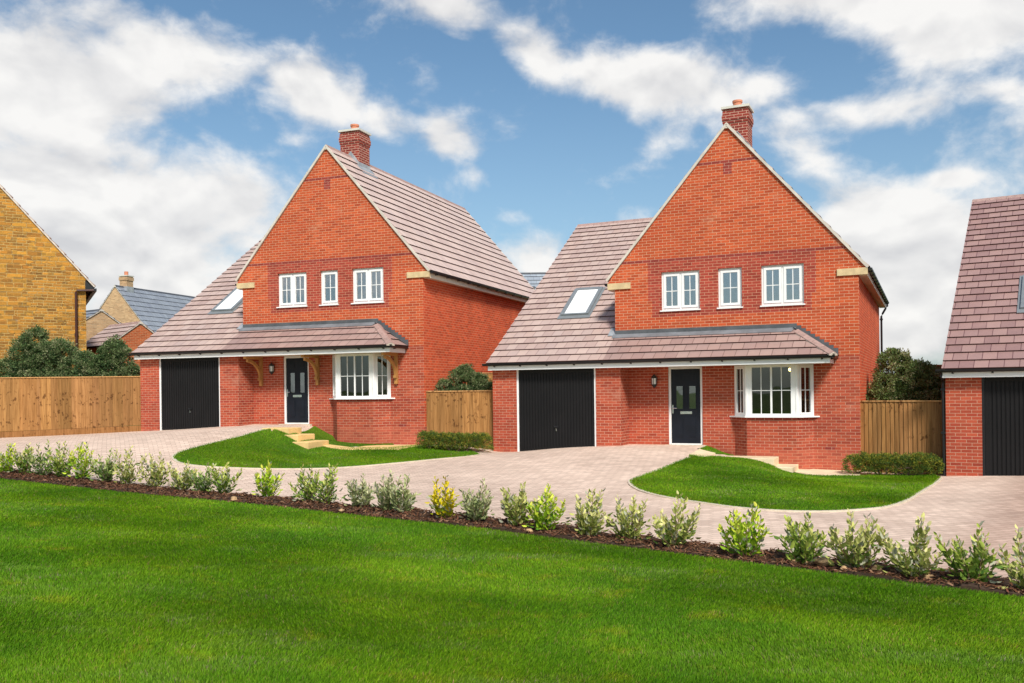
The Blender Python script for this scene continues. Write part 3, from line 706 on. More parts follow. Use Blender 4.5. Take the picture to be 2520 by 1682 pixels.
    fr.box(a, a + .065, y, y + .08, 0, 2.1); fr.box(b - .065, b, y, y + .08, 0, 2.1); fr.box(a + .065, b - .065, y + .001, y + .079, 2.035, 2.1); fr.box(a + .065, b - .065, y - .03, y + .079, 0, .035)
    dr = fr.build('front_door', MATS['white_paint'], root)
    d = MB(); x0, x1 = a + .075, b - .075; dy = y + .018; zb, zt = .045, 2.03
    gx = [(a + .205, a + .385), (a + .555, a + .735)]; gz = (.965, 1.575)
    def leaf(u, z):
        for (p, q) in gx:
            if p < u < q and gz[0] < z < gz[1]: return None
        return 0
    wall_cells(d, [x0, x1] + [x for g in gx for x in g], [zb, zt, *gz], leaf, lambda u, z: (u, dy, z))
    d.poly([(x0, dy + .045, zb), (x0, dy + .045, gz[0]), (x1, dy + .045, gz[0]), (x1, dy + .045, zb)]); d.poly([(x0, dy, zt), (x1, dy, zt), (x1, dy + .045, zt), (x0, dy + .045, zt)])
    for (p, q) in gx:
        # moulding round the glass
        for (m0, m1, n0, n1) in ((p - .018, p, gz[0] - .018, gz[1] + .018), (q, q + .018, gz[0] - .018, gz[1] + .018), (p, q, gz[0] - .018, gz[0]), (p, q, gz[1], gz[1] + .018)): d.box(m0, m1, dy - .010, dy + .03, n0, n1)
        for (n0, n1) in ((1.70, 1.90), (.20, .76)):
            d.box(p - .01, q + .01, dy - .006, dy + .004, n0, n1)
            d.box(p + .015, q - .015, dy - .013, dy - .005, n0 + .03, n1 - .03)
    d.build('door_leaf', MATS['door_paint'], dr)
    g = MB()
    for (p, q) in gx: g.box(p, q, dy + .012, dy + .018, gz[0], gz[1])
    g.build('door_glass', MATS['pane_door'], dr)
    g = MB(); g.box(a + .315, a + .63, dy - .012, dy + .001, .825, .895); g.box(a + .335, a + .61, dy - .017, dy - .011, .842, .878); g.build('letter_plate', MATS['chrome'], dr)
    g = MB(); g.box(a + .095, a + .125, dy - .010, dy + .001, .84, 1.07); g.tube([(a + .11, dy - .008, .985), (a + .11, dy - .05, .985), (a + .13, dy - .055, .985), (a + .225, dy - .055, .98)], .010, 8); g.build('door_handle', MATS['chrome'], dr)
    g = MB(); g.poly([(a, .5, 0), (a, .5, 2.1), (b, .5, 2.1), (b, .5, 0)]); g.poly([(a, .14, 0), (a, .5, 0), (b, .5, 0), (b, .14, 0)]); g.build('hall', MATS['room_dark'], dr)
    g = MB(); g.box(a - .1, b + .1, -.12, .05, -.12, -.004); g.build('door_step', MATS['kerb_stone'], root)
    # garage door
    g = MB(); jm = .055; yy = -A_ + .03
    for ja in (GD0, GD1 - jm):
        g = MB(); g.box(ja, ja + jm, yy, yy + .07, -.7, 2.11); g.build('door_jamb', MATS['white_paint'] if door_frame_white else MATS['black_plastic'], root)
    g = MB(); x0, x1 = GD0 + jm + .004, GD1 - jm - .004; y0 = -A_ + .06; zt = 2.10; zb = -.16 if h != 1 else -.22
    bw = .07
    g.box(x0, x0 + bw, y0 - .012, y0 + .03, zb, zt); g.box(x1 - bw, x1, y0 - .012, y0 + .03, zb, zt); g.box(x0 + bw, x1 - bw, y0 - .011, y0 + .03, zt - .11, zt); g.box(x0 + bw, x1 - bw, y0 - .011, y0 + .03, zb, zb + .05)
    nrib = 24; ww = (x1 - x0 - 2 * bw) / nrib; pf = []
    for i in range(nrib):
        xa = x0 + bw + i * ww; pf += [(xa, y0), (xa + ww * .62, y0), (xa + ww * .70, y0 + .018), (xa + ww * .92, y0 + .018)]
    pf.append((x1 - bw, y0))
    for p, q in zip(pf, pf[1:]): g.poly([(p[0], p[1], zb + .05), (q[0], q[1], zb + .05), (q[0], q[1], zt - .11), (p[0], p[1], zt - .11)])
    g.box(x0, x1, y0 + .035, y0 + .06, -.8, zt)
    gdo = g.build('garage_door', MATS['garage_paint'], root)
    g = MB(); xm = (x0 + x1) / 2; g.box(xm - .07, xm + .07, y0 - .022, y0 - .012, .47, .52); g.tube([(xm, y0 - .01, .49), (xm, y0 - .045, .49)], .014, 8); g.box(xm - .05, xm + .05, y0 - .052, y0 - .04, .478, .502); g.build('door_handle', MATS['black_plastic'], gdo)
    g = MB(); g.tube([(xm, y0 - .018, .43), (xm, y0 - .03, .43)], .012, 8); g.box(xm - .008, xm + .008, y0 - .022, y0 - .012, .37, .43); g.build('door_lock', MATS['chrome'], gdo)
    # ---- main roof
    cs, sn = math.cos(PM), math.sin(PM); S = (-UM + EO) / cs; v0, v1 = -.04, 10.37
    mb = MB()
    roof_slope(mb, (EO, v0, ZVB), (0, 1, 0), (-cs, 0, sn), S, S / 15, lambda s: 0, lambda s: v1 - v0, 0)
    SL = (W + UM + EO) / cs
    roof_slope(mb, (-W - EO, v0, ZAP - (W + UM + EO) * TP), (0, 1, 0), (cs, 0, sn), SL, SL / 15, lambda s: 0, lambda s: v1 - v0, 0)
    mr = mb.build('main_roof', [MATS[tile_side], MATS['tile_edge_shade']], root)
    mb = MB(); c0 = 1.36; ridge_run(mb, (UM, v0, ZAP + .01), (UM, c0, ZAP + .01), PM, .15); mb.build('ridge_tiles', [MATS['ridge_clay'], MATS['mortar_pale']], mr); mb = MB(); ridge_run(mb, (UM, 2.16, ZAP + .01), (UM, v1, ZAP + .01), PM, .15)
    mb.build('ridge_tiles', [MATS['ridge_clay'], MATS['mortar_pale']], mr)
    # cement verge under the gable edge, both rakes, front and back
    for vv in (-.055, v1 - .06):
        for sg, u0, z0 in ((1, EO, ZVB), (-1, -W - EO, ZAP - (W + UM + EO) * TP)):
            mb = MB(); a = Vector((u0, vv, z0)); b = Vector((UM, vv, ZAP)); n = Vector((sg * sn, 0, cs))
            mb.hexa([a - n * .034, a - n * .034 + Vector((0, .07, 0)), a + n * .030 + Vector((0, .07, 0)), a + n * .030, b - n * .034, b - n * .034 + Vector((0, .07, 0)), b + n * .030 + Vector((0, .07, 0)), b + n * .030])
            mb.build('verge', MATS['verge'], mr)
    # chimney
    cu0, cu1, cv0, cv1 = -3.57, -2.90, 1.42, 2.10
    mb = MB(); mb.box(cu0, cu1, cv0, cv1, 7.0, 8.87); mb.box(cu0 - .018, cu1 + .018, cv0 - .018, cv1 + .018, 8.87, 8.945); mb.box(cu0 - .036, cu1 + .036, cv0 - .036, cv1 + .036, 8.945, 9.095); mb.box(cu0 - .018, cu1 + .018, cv0 - .018, cv1 + .018, 9.095, 9.20); mb.box(cu0, cu1, cv0, cv1, 9.20, 9.265)
    ch = mb.build('chimney', MATS['brick_chimney'], root)
    mb = MB(); mb.box(cu0 - .05, cu1 + .05, cv0 - .05, cv1 + .05, 9.267, 9.33); mb.build('chimney_cap', MATS['cap_stone'], ch)
    mb = MB(); cx, cy = (cu0 + cu1) / 2, (cv0 + cv1) / 2
    mb.tube([(cx, cy, 9.32), (cx, cy, 9.50), (cx, cy, 9.505), (cx, cy, 9.56)], [.125, .12, .14, .14], 20); mb.build('chimney_pot', MATS['terracotta'], ch)
    mb = MB()
    for sg, uu in ((1, cu1), (-1, cu0)):
        zc = ZAP - abs(uu - UM) * TP
        mb.box(min(uu, uu + sg * .012), max(uu, uu + sg * .012), cv0 - .02, cv1 + .02, zc - .2, zc + .17)
        mb.hexa([(uu, cv0 - .12, zc + .05), (uu + sg * .24, cv0 - .12, zc + .05 - .24 * TP), (uu + sg * .24, cv1 + .12, zc + .05 - .24 * TP), (uu, cv1 + .12, zc + .05), (uu, cv0 - .12, zc + .065), (uu + sg * .24, cv0 - .12, zc + .065 - .24 * TP), (uu + sg * .24, cv1 + .12, zc + .065 - .24 * TP), (uu, cv1 + .12, zc + .065)])
    for vv, d_ in ((cv0, -1), (cv1, 1)):
        za = ZAP - abs(cu0 - UM) * TP; zb_ = ZAP - abs(cu1 - UM) * TP
        mb.prism([(cu0 - .02, vv, za - .1), (UM, vv, ZAP - .1), (cu1 + .02, vv, zb_ - .1), (cu1 + .02, vv, zb_ + .15), (UM, vv, ZAP + .20), (cu0 - .02, vv, za + .15)][::1], (0, d_ * .012, 0))
    mb.build('chimney_flashing', MATS['lead_bright'], ch)
    # kneeler stones at both feet of the gable
    for a, b in ((-.50, EO - .012), (-W - EO + .03, -5.86)):
        mb = MB(); mb.box(a, b, -.045, .06, 4.275, 4.445); mb.build('kneeler_stone', MATS['kneeler_stone'], root)
    # side eaves: fascia, soffit, gutter
    for sg, ue in ((1, EO - .02), (-1, -W - EO + .02)):
        ea = 1 if sg > 0 else 0
        vend = v1 if sg > 0 else 2.9
        uw = 0 if sg > 0 else -W; mb = MB()
        mb.box(min(ue, ue - sg * .02), max(ue, ue - sg * .02), .062, vend, 4.255, 4.44)
        mb.box(min(uw, ue - sg * .02), max(uw, ue - sg * .02), .062, vend, 4.262, 4.28)
        mb.build('side_fascia', MATS['cream_soffit'], root)
        mb = MB(); gx_ = ue + sg * .055; n = 8
        pr = [(gx_ + .052 * math.cos(math.pi + math.pi * k / n), 4.44 + .062 * math.sin(math.pi + math.pi * k / n)) for k in range(n + 1)]
        for p, q in zip(pr, pr[1:]): mb.poly([(p[0], .03, p[1]), (q[0], .03, q[1]), (q[0], vend, q[1]), (p[0], vend, p[1])]); mb.poly([(q[0] * .999 + gx_ * .001, .03, q[1] + .004), (p[0] * .999 + gx_ * .001, .03, p[1] + .004), (p[0], vend, p[1] + .004), (q[0], vend, q[1] + .004)])
        mb.poly([(p[0], .03, p[1]) for p in pr][::-1]); mb.poly([(p[0], vend, p[1]) for p in pr])
        k = .4
        while k < vend: mb.box(min(ue, gx_ + sg * .058), max(ue, gx_ + sg * .058), k - .015, k + .015, 4.365, 4.42); k += .8
        mb.build('gutter', MATS['black_plastic'], root)
    # ---- garage roof and porch roof, one continuous slope of the same courses
    cw, sw_ = math.cos(PW), math.sin(PW); SG = (RV - VE) / cw; g = SG / 27; OG = (0, VE, ZE); GE = -9.80
    def gr(s):
        v = VE + s * cw; z = ZE + s * sw_
        if v < .0: return -W
        um_ = UM - (ZAP - z) / TP
        return max(-W + .06, um_ + .12)
    mb = MB(); roof_slope(mb, OG, (1, 0, 0), (0, cw, sw_), SG, g, lambda s: GE, gr, 0)
    zr = ZE + SG * sw_; tb = (zr - 2.4) / (rb + .2 - RV); lb = math.hypot(rb + .2 - RV, zr - 2.4); cb, sb = (rb + .2 - RV) / lb, (zr - 2.4) / lb
    roof_slope(mb, (0, rb + .2, 2.4), (1, 0, 0), (0, -cb, sb), lb, lb / 16, lambda s: GE, lambda s: -W + .2 if s < lb * .4 else max(-W + .2, UM - (ZAP - 2.4 - s * sb) / TP + .1), 0)
    gro = mb.build('garage_roof', [MATS[tile_front], MATS['tile_edge_shade']], root)
    mb = MB(); ridge_run(mb, (GE, RV, zr + .01), (UM - (ZAP - zr) / TP + .1, RV, zr + .01), PW, .15); mb.build('ridge_tiles', [MATS['ridge_clay'], MATS['mortar_pale']], gro)
    mb = MB(); n = Vector((0, -sw_, cw))
    a = Vector((GE + .01, VE + .03, ZE + .02)); b = Vector((GE + .01, RV, zr))
    mb.hexa([a - n * .07, a - n * .07 + Vector((.05, 0, 0)), a + n * .012 + Vector((.05, 0, 0)), a + n * .012, b - n * .07, b - n * .07 + Vector((.05, 0, 0)), b + n * .012 + Vector((.05, 0, 0)), b + n * .012])
    mb.build('verge', MATS['mortar_pale'], gro)
    # porch part
    SP = (0 - VE) / cw
    mb = MB(); roof_slope(mb, OG, (1, 0, 0), (0, cw, sw_), SP, g, lambda s: -W, lambda s: UE - s * cw, 0, verge=False)
    roof_slope(mb, (UE, 0, ZE), (0, -1, 0), (-cw, 0, sw_), SP, g, lambda s: 0, lambda s: -VE - s * cw, 0, verge=False)
    pr_ = mb.build('porch_roof', [MATS[tile_porch], MATS['tile_edge_shade']], root)
    mb = MB(); hp0 = Vector((UE + .02, VE - .02, ZE + .0)); hp1 = Vector((UE + VE, 0, ZE - VE * TW)); d = (hp1 - hp0)
    ridge_run(mb, hp0 + d * .02 + Vector((0, 0, .035)), hp1 - d * .10 + Vector((0, 0, .035)), R(24), .13, .42); mb.build('hip_tiles', [MATS['ridge_clay'], MATS['mortar_pale']], pr_)
    # lead: upstand on the wall, apron over the top course, stepped soakers on the right slope
    mb = MB(); zt = 3.135; zl = ZE - VE * TW
    mb.box(-W - .0, -1.48, -.016, -.001, zl - .06, zt)
    n = Vector((0, -sw_, cw)); p = Vector((0, 0, zl)); up = Vector((0, cw, sw_)); mbu = mb; mb = MB()
    q0 = p - up * .19 + n * .052; q1 = p + n * .052
    mb.prism([(-W - .05, q0.y, q0.z), (-1.60, q0.y, q0.z), (-1.50, q1.y, q1.z), (-W - .05, q1.y, q1.z)], n * .006)
    mb.build('lead_apron', MATS['lead_mid'], pr_); mb = mbu
    k = 0; u = -1.48; z = zt
    while u < UE - .02:
        zb_ = ZE + (UE - u) * TW + .015
        mb.box(u, min(u + .11, UE + .05), -.014, -.001, zb_ - .12, zb_ + .135); u += .11; k += 1
    mb.build('lead_flashing', MATS['lead'], pr_)
    mb = MB(); mb.prism([(UE - 1.06, -.002, zl + .05), (UE + .02, -.002, ZE + .05), (UE + .02, -.10, ZE + .05), (UE - 1.06, -.10, zl + .05)], (0, 0, .008)); mb.build('lead_soaker', MATS['lead'], pr_)
    # small lead saddle on the garage roof beside the gable wall
    mb = MB(); s_ = 1.22; a = Vector((-W - .20, VE + s_ * cw, ZE + s_ * sw_)) + n * .048
    mb.hexa([a, a + Vector((.205, 0, 0)), a + Vector((.205, 0, 0)) + up * .42, a + up * .42, a + n * .008, a + Vector((.205, 0, 0)) + n * .008, a + Vector((.205, 0, 0)) + up * .42 + n * .008, a + up * .42 + n * .008]); mb.build('lead_saddle', MATS['lead_bright'], gro)
    # fascia, soffit, gutter of the front eave
    FV = -A_ - .217; mb = MB()
    mb.box(GE, UE - .10, FV, FV + .02, 2.087, 2.25); mb.box(UE - .12, UE - .10, FV + .02, -.001, 2.087, 2.25)
    mb.box(GE, GE + .02, FV + .02, -A_ + .3, 2.087, 2.30)
    mb.build('fascia', MATS['white_paint'], root)
    mb = MB(); mb.box(GE + .02, GP, FV + .02, -A_ - .001, 2.096, 2.112); mb.box(GP, UE - .12, FV + .02, -.001, 2.096, 2.112); mb.build('porch_soffit', MATS['cream_soffit'], root)
    mb = MB()
    def gutter(p0, p1, outward):
        p0, p1, o_ = Vector(p0), Vector(p1), Vector(outward); n = 10; r = .058
        pr = [(o_ * (r + r * math.cos(math.pi + math.pi * k / n)), r * 1.15 * math.sin(math.pi + math.pi * k / n)) for k in range(n + 1)]
        A0 = [p0 + a + Vector((0, 0, b)) for a, b in pr]; B0 = [p1 + a + Vector((0, 0, b)) for a, b in pr]
        A1 = [p0 + a * .94 + Vector((0, 0, b + .006)) for a, b in pr]; B1 = [p1 + a * .94 + Vector((0, 0, b + .006)) for a, b in pr]
        for i in range(n): mb.poly([A0[i], A0[i + 1], B0[i + 1], B0[i]]); mb.poly([B1[i], B1[i + 1], A1[i + 1], A1[i]])
        mb.poly(A0); mb.poly(B0[::-1])
        mb.poly([A0[0], B0[0], B1[0], A1[0]]); mb.poly([A0[n], A1[n], B1[n], B0[n]])
        L = (p1 - p0).length; t = (p1 - p0).normalized(); k = .35
        while k < L - .1:
            c = p0 + t * k; a = c - t * .02; b = c + t * .02
            mb.hexa([a + Vector((0, 0, -.10)) , b + Vector((0, 0, -.10)), b + o_ * .06 + Vector((0, 0, -.085)), a + o_ * .06 + Vector((0, 0, -.085)), a + Vector((0, 0, -.02)), b + Vector((0, 0, -.02)), b + o_ * .122 + Vector((0, 0, -.02)), a + o_ * .122 + Vector((0, 0, -.02))])
            k += .8
    gz_ = 2.272
    gutter((-9.93, FV, gz_), (UE + .02, FV, gz_), (0, -1, 0)); gutter((UE - .10, FV - .10, gz_), (UE - .10, -.03, gz_), (1, 0, 0))
    mb.build('gutter', MATS['black_plastic'], root)
    # roof window in the garage roof
    ru0, ru1, rv0, rv1 = -8.32, -7.45, .99, 2.32; a = Vector((ru0, rv0, ZE + (rv0 - VE) * TW)); L = (rv1 - rv0) / cw; wd = ru1 - ru0
    X = Matrix(((1, 0, 0, a.x), (0, cw, -sw_, a.y), (0, sw_, cw, a.z), (0, 0, 0, 1)))
    mb = MB(X); mb.box(-.07, wd + .07, -.16, L + .06, .036, .052); 
    mb.box(0, .10, 0, L, .052, .105); mb.box(wd - .10, wd, 0, L, .052, .105); mb.box(.10, wd - .10, 0, .06, .052, .100); mb.box(.10, wd - .10, L - .12, L, .052, .112)
    rw = mb.build('roof_window', MATS['grey_frame'], root)
    mb = MB(X); mb.box(.10, wd - .10, .06, L - .12, .06, .085); mb.build('pane', MATS['rooflight_glass'], rw)
    # wall lantern beside the door
    lu, lv, lz = -5.20, -.10, 1.545
    mb = MB(); mb.box(lu - .03, lu + .03, -.012, 0, lz + .07, lz + .22); mb.tube([(lu, -.01, lz + .12), (lu, -.06, lz + .06), (lu, lv, lz + .05)], .010, 8)
    def hexring(r, z): return [(lu + r * math.cos(k * math.pi / 3 + .5), lv + r * math.sin(k * math.pi / 3 + .5), z) for k in range(6)]
    def lathe(m, prof, mat=0):
        rg = [hexring(r, z) for r, z in prof]
        for i in range(len(rg) - 1):
            for k in range(6): m.poly([rg[i][k], rg[i][(k + 1) % 6], rg[i + 1][(k + 1) % 6], rg[i + 1][k]], mat)
    lathe(mb, [(.004, lz - .02), (.02, lz), (.045, lz + .03), (.062, lz + .05), (.072, lz + .085), (.066, lz + .09)])
    lathe(mb, [(.078, lz + .255), (.088, lz + .262), (.085, lz + .275), (.05, lz + .32), (.02, lz + .345), (.018, lz + .355), (.004, lz + .375)])
    for k in range(6):
        p = hexring(.073, lz + .085)[k]; q = hexring(.08, lz + .258)[k]; mb.tube([p, q], .0065, 5)
    lm = mb.build('wall_lantern', MATS['dark_metal'], root)
    mb = MB(); lathe(mb, [(.058, lz + .085), (.066, lz + .258)]); mb.build('lantern_glass', MATS['lamp_glass'], lm)
    if brackets:
        for bu in (-5.63, -3.575, -.88):
            mb = MB(); hw = .045
            mb.box(bu - hw, bu + hw, -.09, -.001, 1.185, 2.095)
            mb.box(bu - hw, bu + hw, -.86, -.09, 2.01, 2.095)
            n = 12; oi = []; oo = []
            c = (-.80, 1.30); 
            for k in range(n + 1):
                t_ = k / n; a_ = math.pi / 2 * t_
                v_ = -.74 + .70 * math.sin(a_) ** 1.0; z_ = 1.42 + .58 * math.cos(a_)
                dv, dz = math.sin(a_) * .62 + .0, math.cos(a_) * .62; ln = math.hypot(dv, dz)
                oo.append((v_, z_)); oi.append((v_ - .085 * dv / ln, z_ - .085 * dz / ln))
            for i in range(n):
                p, q, r_, s_ = oo[i], oo[i + 1], oi[i + 1], oi[i]; hh = hw * .78
                mb.hexa([(bu - hh, s_[0], s_[1]), (bu + hh, s_[0], s_[1]), (bu + hh, r_[0], r_[1]), (bu - hh, r_[0], r_[1]), (bu - hh, p[0], p[1]), (bu + hh, p[0], p[1]), (bu + hh, q[0], q[1]), (bu - hh, q[0], q[1])])
            mb.box(bu - hw - .004, bu + hw + .004, -.16, -.085, 1.36, 1.44)
            mb.build('timber_bracket', MATS['oak'], root)
    if pipe_right:
        mb = MB(); uu = .075; vv = 9.86; gx_ = EO + .04
        mb.tube([(gx_, vv, 4.40), (gx_, vv, 4.27), (gx_ - .05, vv, 4.2), (uu + .04, vv, 4.02), (uu, vv, 3.93), (uu, vv, -.6)], .036, 10)
        for z in (3.8, 2.2, .6): mb.box(uu - .05, uu + .05, vv - .06, vv + .045, z, z + .05)
        mb.build('downpipe', MATS['black_plastic'], root)
    if pipe_left:
        mb = MB(); uu = GL - .055; vv = -A_ + .05
        mb.tube([(uu, FV + .0, 2.22), (uu, FV + .02, 2.12), (uu, vv - .03, 2.02), (uu, vv, 1.95), (uu, vv, -.4)], .034, 10)
        for z in (1.8, .8): mb.box(uu - .048, uu + .05, vv - .05, vv + .045, z, z + .05)
        mb.build('downpipe', MATS['black_plastic'], root)
    return root

house0 = build_house(0, 'brick_house', 'red brick gabled house with curved oak brackets under its porch roof', 'tile_pink', 'tile_mauve', 'tile_pink_lit', True)
house1 = build_house(1, 'brick_house', 'red brick gabled house without porch brackets, standing in the middle of the row', 'tile_pink', 'tile_mauve', 'tile_pink', False, pipe_right=True)
house2 = build_house(2, 'brick_house', 'brick house with plum tiled roof and black garage door, cut off at the right edge', 'tile_plum', 'tile_plum', 'tile_plum', False, pipe_left=True, door_frame_white=False)

# lit lamp hanging in the bay of the middle house
X, Y, Z, t = HP[1]
pl_ = empty('pendant_lamp', wl(1, -1.72, .45, 2.28), -t, 'small lit yellow bulb hanging inside the bay window of the middle house', 'lamp')
mb = MB(); mb.tube([(0, 0, 0), (0, 0, -.22)], .006, 6); mb.tube([(0, 0, -.22), (0, 0, -.28)], .02, 8); mb.build('cord', MATS['black_plastic'], pl_)
bm = bmesh.new(); bmesh.ops.create_uvsphere(bm, u_segments=16, v_segments=10, radius=.045); me = bpy.data.meshes.new('bulb'); bm.to_mesh(me); bm.free(); me.materials.append(MATS['bulb_glow'])
ob_ = bpy.data.objects.new('bulb', me); COL.objects.link(ob_); ob_.parent = pl_; ob_.location = (0, 0, -.31)
# ------------------------------------------------------------------ ground, drive, lawns
def grid_mesh(name, xs, ys, lift, mat):
    gx, gy = np.meshgrid(xs, ys); z = H(gx, gy) + lift; nx, ny = len(xs), len(ys)
    v = np.stack([gx.ravel(), gy.ravel(), z.ravel()], 1)
    i = np.arange((nx - 1) * (ny - 1)); r = i // (nx - 1); c = i % (nx - 1); a = r * nx + c
    f = np.stack([a, a + 1, a + nx + 1, a + nx], 1)
    o = fast_mesh(name, v, f.ravel(), np.full(len(f), 4), [mat], smooth=True); return o
xs = np.unique(np.r_[-1200, -600, -300, -150, -100, np.arange(-70, 71, 1.0), 100, 150, 300, 600, 1200]); ys = np.unique(np.r_[-600, -300, -150, -80, np.arange(-50, 91, 1.0), 120, 160, 300, 600, 1200])
tag(grid_mesh('ground', xs, ys, -.09, MATS['rough_ground']), kind='structure')

BED_F = [(-24, 24.9), (-16.5, 21.3), (-10.403, 18.0), (-7.578, 16.45), (-4.009, 14.4), (-1.762, 13.05), (-.474, 12.35), (.682, 11.45), (1.638, 10.72), (2.493, 10.0), (3.257, 9.42), (3.94, 8.92), (4.751, 8.35), (6.5, 7.15), (9.5, 5.2), (14, 2.4)]
BED_B = [(x + .42, y + .74) for x, y in BED_F]
FRONT = [(-24, 24.9)] + BED_F[1:] + [(14, -3), (-24, -3)]
drive_poly = BED_B + [(26, 3), (25, 13.5)] + [wl(2, .3, .4)[:2], wl(2, GL, .4)[:2], wl(1, .2, .3)[:2], wl(1, GL, .6)[:2], wl(0, .1, .3)[:2], wl(0, GL, .5)[:2]] + [(-16.3, 28.75), (-26, 27.6)]
drive = sheet('driveway', drive_poly, 0.0, MATS['block_paving'], .3); tag(drive, kind='structure')

L0 = [(-6.609, 24.611), (-7.048, 23.683), (-7.486, 22.914), (-7.836, 22.175), (-7.992, 21.58), (-7.943, 21.087), (-7.69, 20.623), (-7.337, 20.333), (-6.831, 20.22), (-6.167, 20.3), (-5.517, 20.45), (-4.778, 20.72), (-4.037, 21.058), (-3.293, 21.522), (-2.517, 22.03), (-1.921, 22.537), (-1.2, 23.3), (-.75, 24.35)]
L0s = smooth_poly([(-6.4, 24.75)] + L0 + [(-.55, 24.75)], sub=3)[3:-6]
lawn0 = [p for p in L0s] + [wl(0, 1.7, -.5)[:2], wl(0, .05, -.5)[:2], wl(0, -.2, -1.9)[:2], wl(0, -1.9, -2.35)[:2], wl(0, -2.4, -2.55)[:2], wl(0, -3.2, -2.6)[:2], wl(0, -3.0, -3.2)[:2]]
lawn0b = [wl(0, *p)[:2] for p in [(-3.72, -.02), (-3.08, -.02), (-2.70, -.42), (-1.45, -.42), (-1.08, -.02), (-.85, -.3), (-1.0, -1.2), (-1.5, -2.25), (-2.3, -2.40), (-3.0, -2.40), (-3.35, -1.6)]]
L1 = [(4.27, 21.855), (3.33, 19.955), (2.718, 18.824), (2.401, 18.244), (2.313, 17.881), (2.293, 17.432), (2.354, 16.852), (2.542, 16.286), (2.859, 15.764), (3.238, 15.329), (3.593, 14.95), (3.972, 14.70), (4.375, 14.56), (4.809, 14.53), (5.275, 14.62), (5.815, 14.87), (6.299, 15.20), (7.0, 16.05), (7.832, 17.35), (9.2, 19.55), (9.75, 20.55)]
L1s = smooth_poly([(4.9, 23.0)] + L1 + [(9.85, 20.9)], sub=3)[3:-6]
lawn1 = [p for p in L1s] + [(9.8, 21.0), wl(1, .9, -.6)[:2], wl(1, -.22, -1.12)[:2], wl(1, -1.46, -1.05)[:2], wl(1, -2.1, -1.30)[:2], wl(1, -3.3, -1.2)[:2], wl(1, -3.86, -1.75)[:2]]
lawn1b = [wl(1, *p)[:2] for p in [(-3.80, -.12), (-3.55, .0), (-3.07, -.0), (-3.30, -.40), (-3.42, -.72), (-3.85, -.62)]]
tag(sheet('front_lawn', FRONT, .03, MATS['turf'], .45, .12), kind='structure')
tag(sheet('lawn', lawn0, .022, MATS['turf'], .3, .15), kind='structure')
tag(sheet('lawn', lawn0b, .04, MATS['turf'], .15, .15), kind='structure')
tag(sheet('lawn', lawn1, .022, MATS['turf'], .3, .15), kind='structure')
tag(sheet('lawn', lawn1b, .022, MATS['turf'], .2, .15), kind='structure')
tag(ribbon('kerb', L0s, .075, -.05, .024, MATS['kerb_stone']), kind='structure')
tag(ribbon('kerb', L1s, .075, -.05, .024, MATS['kerb_stone']), kind='structure')
tag(ribbon('kerb', [wl(1, -3.88, -.05)[:2], wl(1, -3.9, -.6)[:2]], .06, -.05, .026, MATS['kerb_stone']), kind='structure')
edge_line = densify(BED_B[1:], .5)[:-int((Vector(BED_B[-1]) - Vector(BED_B[1])).length / .5)]
tag(ribbon('kerb', BED_B[1:-1], .10, -.05, .012, MATS['kerb_stone']), kind='structure')

# planting bed: a soil mound with bark chips
bed_poly = BED_F[1:] + BED_B[:0:-1]
def bed_bump(x, y):
    return .035 * np.sin(x * 5.1 + y * 2.3) * np.sin(y * 4.3 - x * 1.7) + .02 * np.sin(x * 13.1) * np.sin(y * 11.7)
tag(sheet('planting_bed', bed_poly, .045, MATS['soil'], .12, .2, fn=bed_bump), kind='structure')
rg = np.random.default_rng(5)
def in_poly_points(poly, n, weight=None):
    arr = np.array(poly); x0, y0 = arr.min(0); x1, y1 = arr.max(0); outx = []; outy = []; tot = 0
    while tot < n:
        x = rg.uniform(x0, x1, 60000); y = rg.uniform(y0, y1, 60000); k = inside(arr, x, y)
        if weight is not None: k &= rg.uniform(0, 1, len(x)) < weight(x, y)
        outx.append(x[k]); outy.append(y[k]); tot += int(k.sum())
    return np.concatenate(outx)[:n], np.concatenate(outy)[:n]
vis = lambda x, y: ((np.abs(x / np.maximum(y, .1)) < .60) & (y > 4)).astype(float)
nchip = 15000
x, y = in_poly_points(bed_poly, nchip, vis); z = H(x, y) + .045 + bed_bump(x, y)
th = rg.uniform(0, 2 * np.pi, nchip); ln = rg.uniform(.012, .042, nchip); wd = rg.uniform(.004, .013, nchip); tilt = rg.normal(0, .35, nchip)
d = np.stack([np.cos(th), np.sin(th), tilt], 1) * ln[:, None]; e = np.stack([-np.sin(th), np.cos(th), rg.normal(0, .4, nchip)], 1) * wd[:, None]; c = np.stack([x, y, z + rg.uniform(.0, .03, nchip)], 1)
up = np.array([0, 0, .008])
V = np.stack([c - d - e, c + d - e * .6, c + d * .9 + e, c - d * .8 + e * .8, c + up], 1).reshape(-1, 3)
b5 = np.arange(nchip)[:, None] * 5; F = np.concatenate([b5 + [0, 1, 4], b5 + [1, 2, 4], b5 + [2, 3, 4], b5 + [3, 0, 4]], 1).ravel()
base = np.array([.115, .052, .028]); cc = base[None] * rg.uniform(.35, 1.6, (nchip, 1)) * rg.uniform(.9, 1.1, (nchip, 3)); pale = rg.uniform(0, 1, nchip) < .10; cc[pale] = np.array([.30, .17, .10]) * rg.uniform(.6, 1.2, (pale.sum(), 1))
tag(fast_mesh('bark_mulch', V, F, np.full(nchip * 4, 3), [MATS['bark_chips']], np.repeat(cc, 5, 0)), 'dark brown bark chips covering the long bed under the young shrubs', 'mulch', kind='stuff')

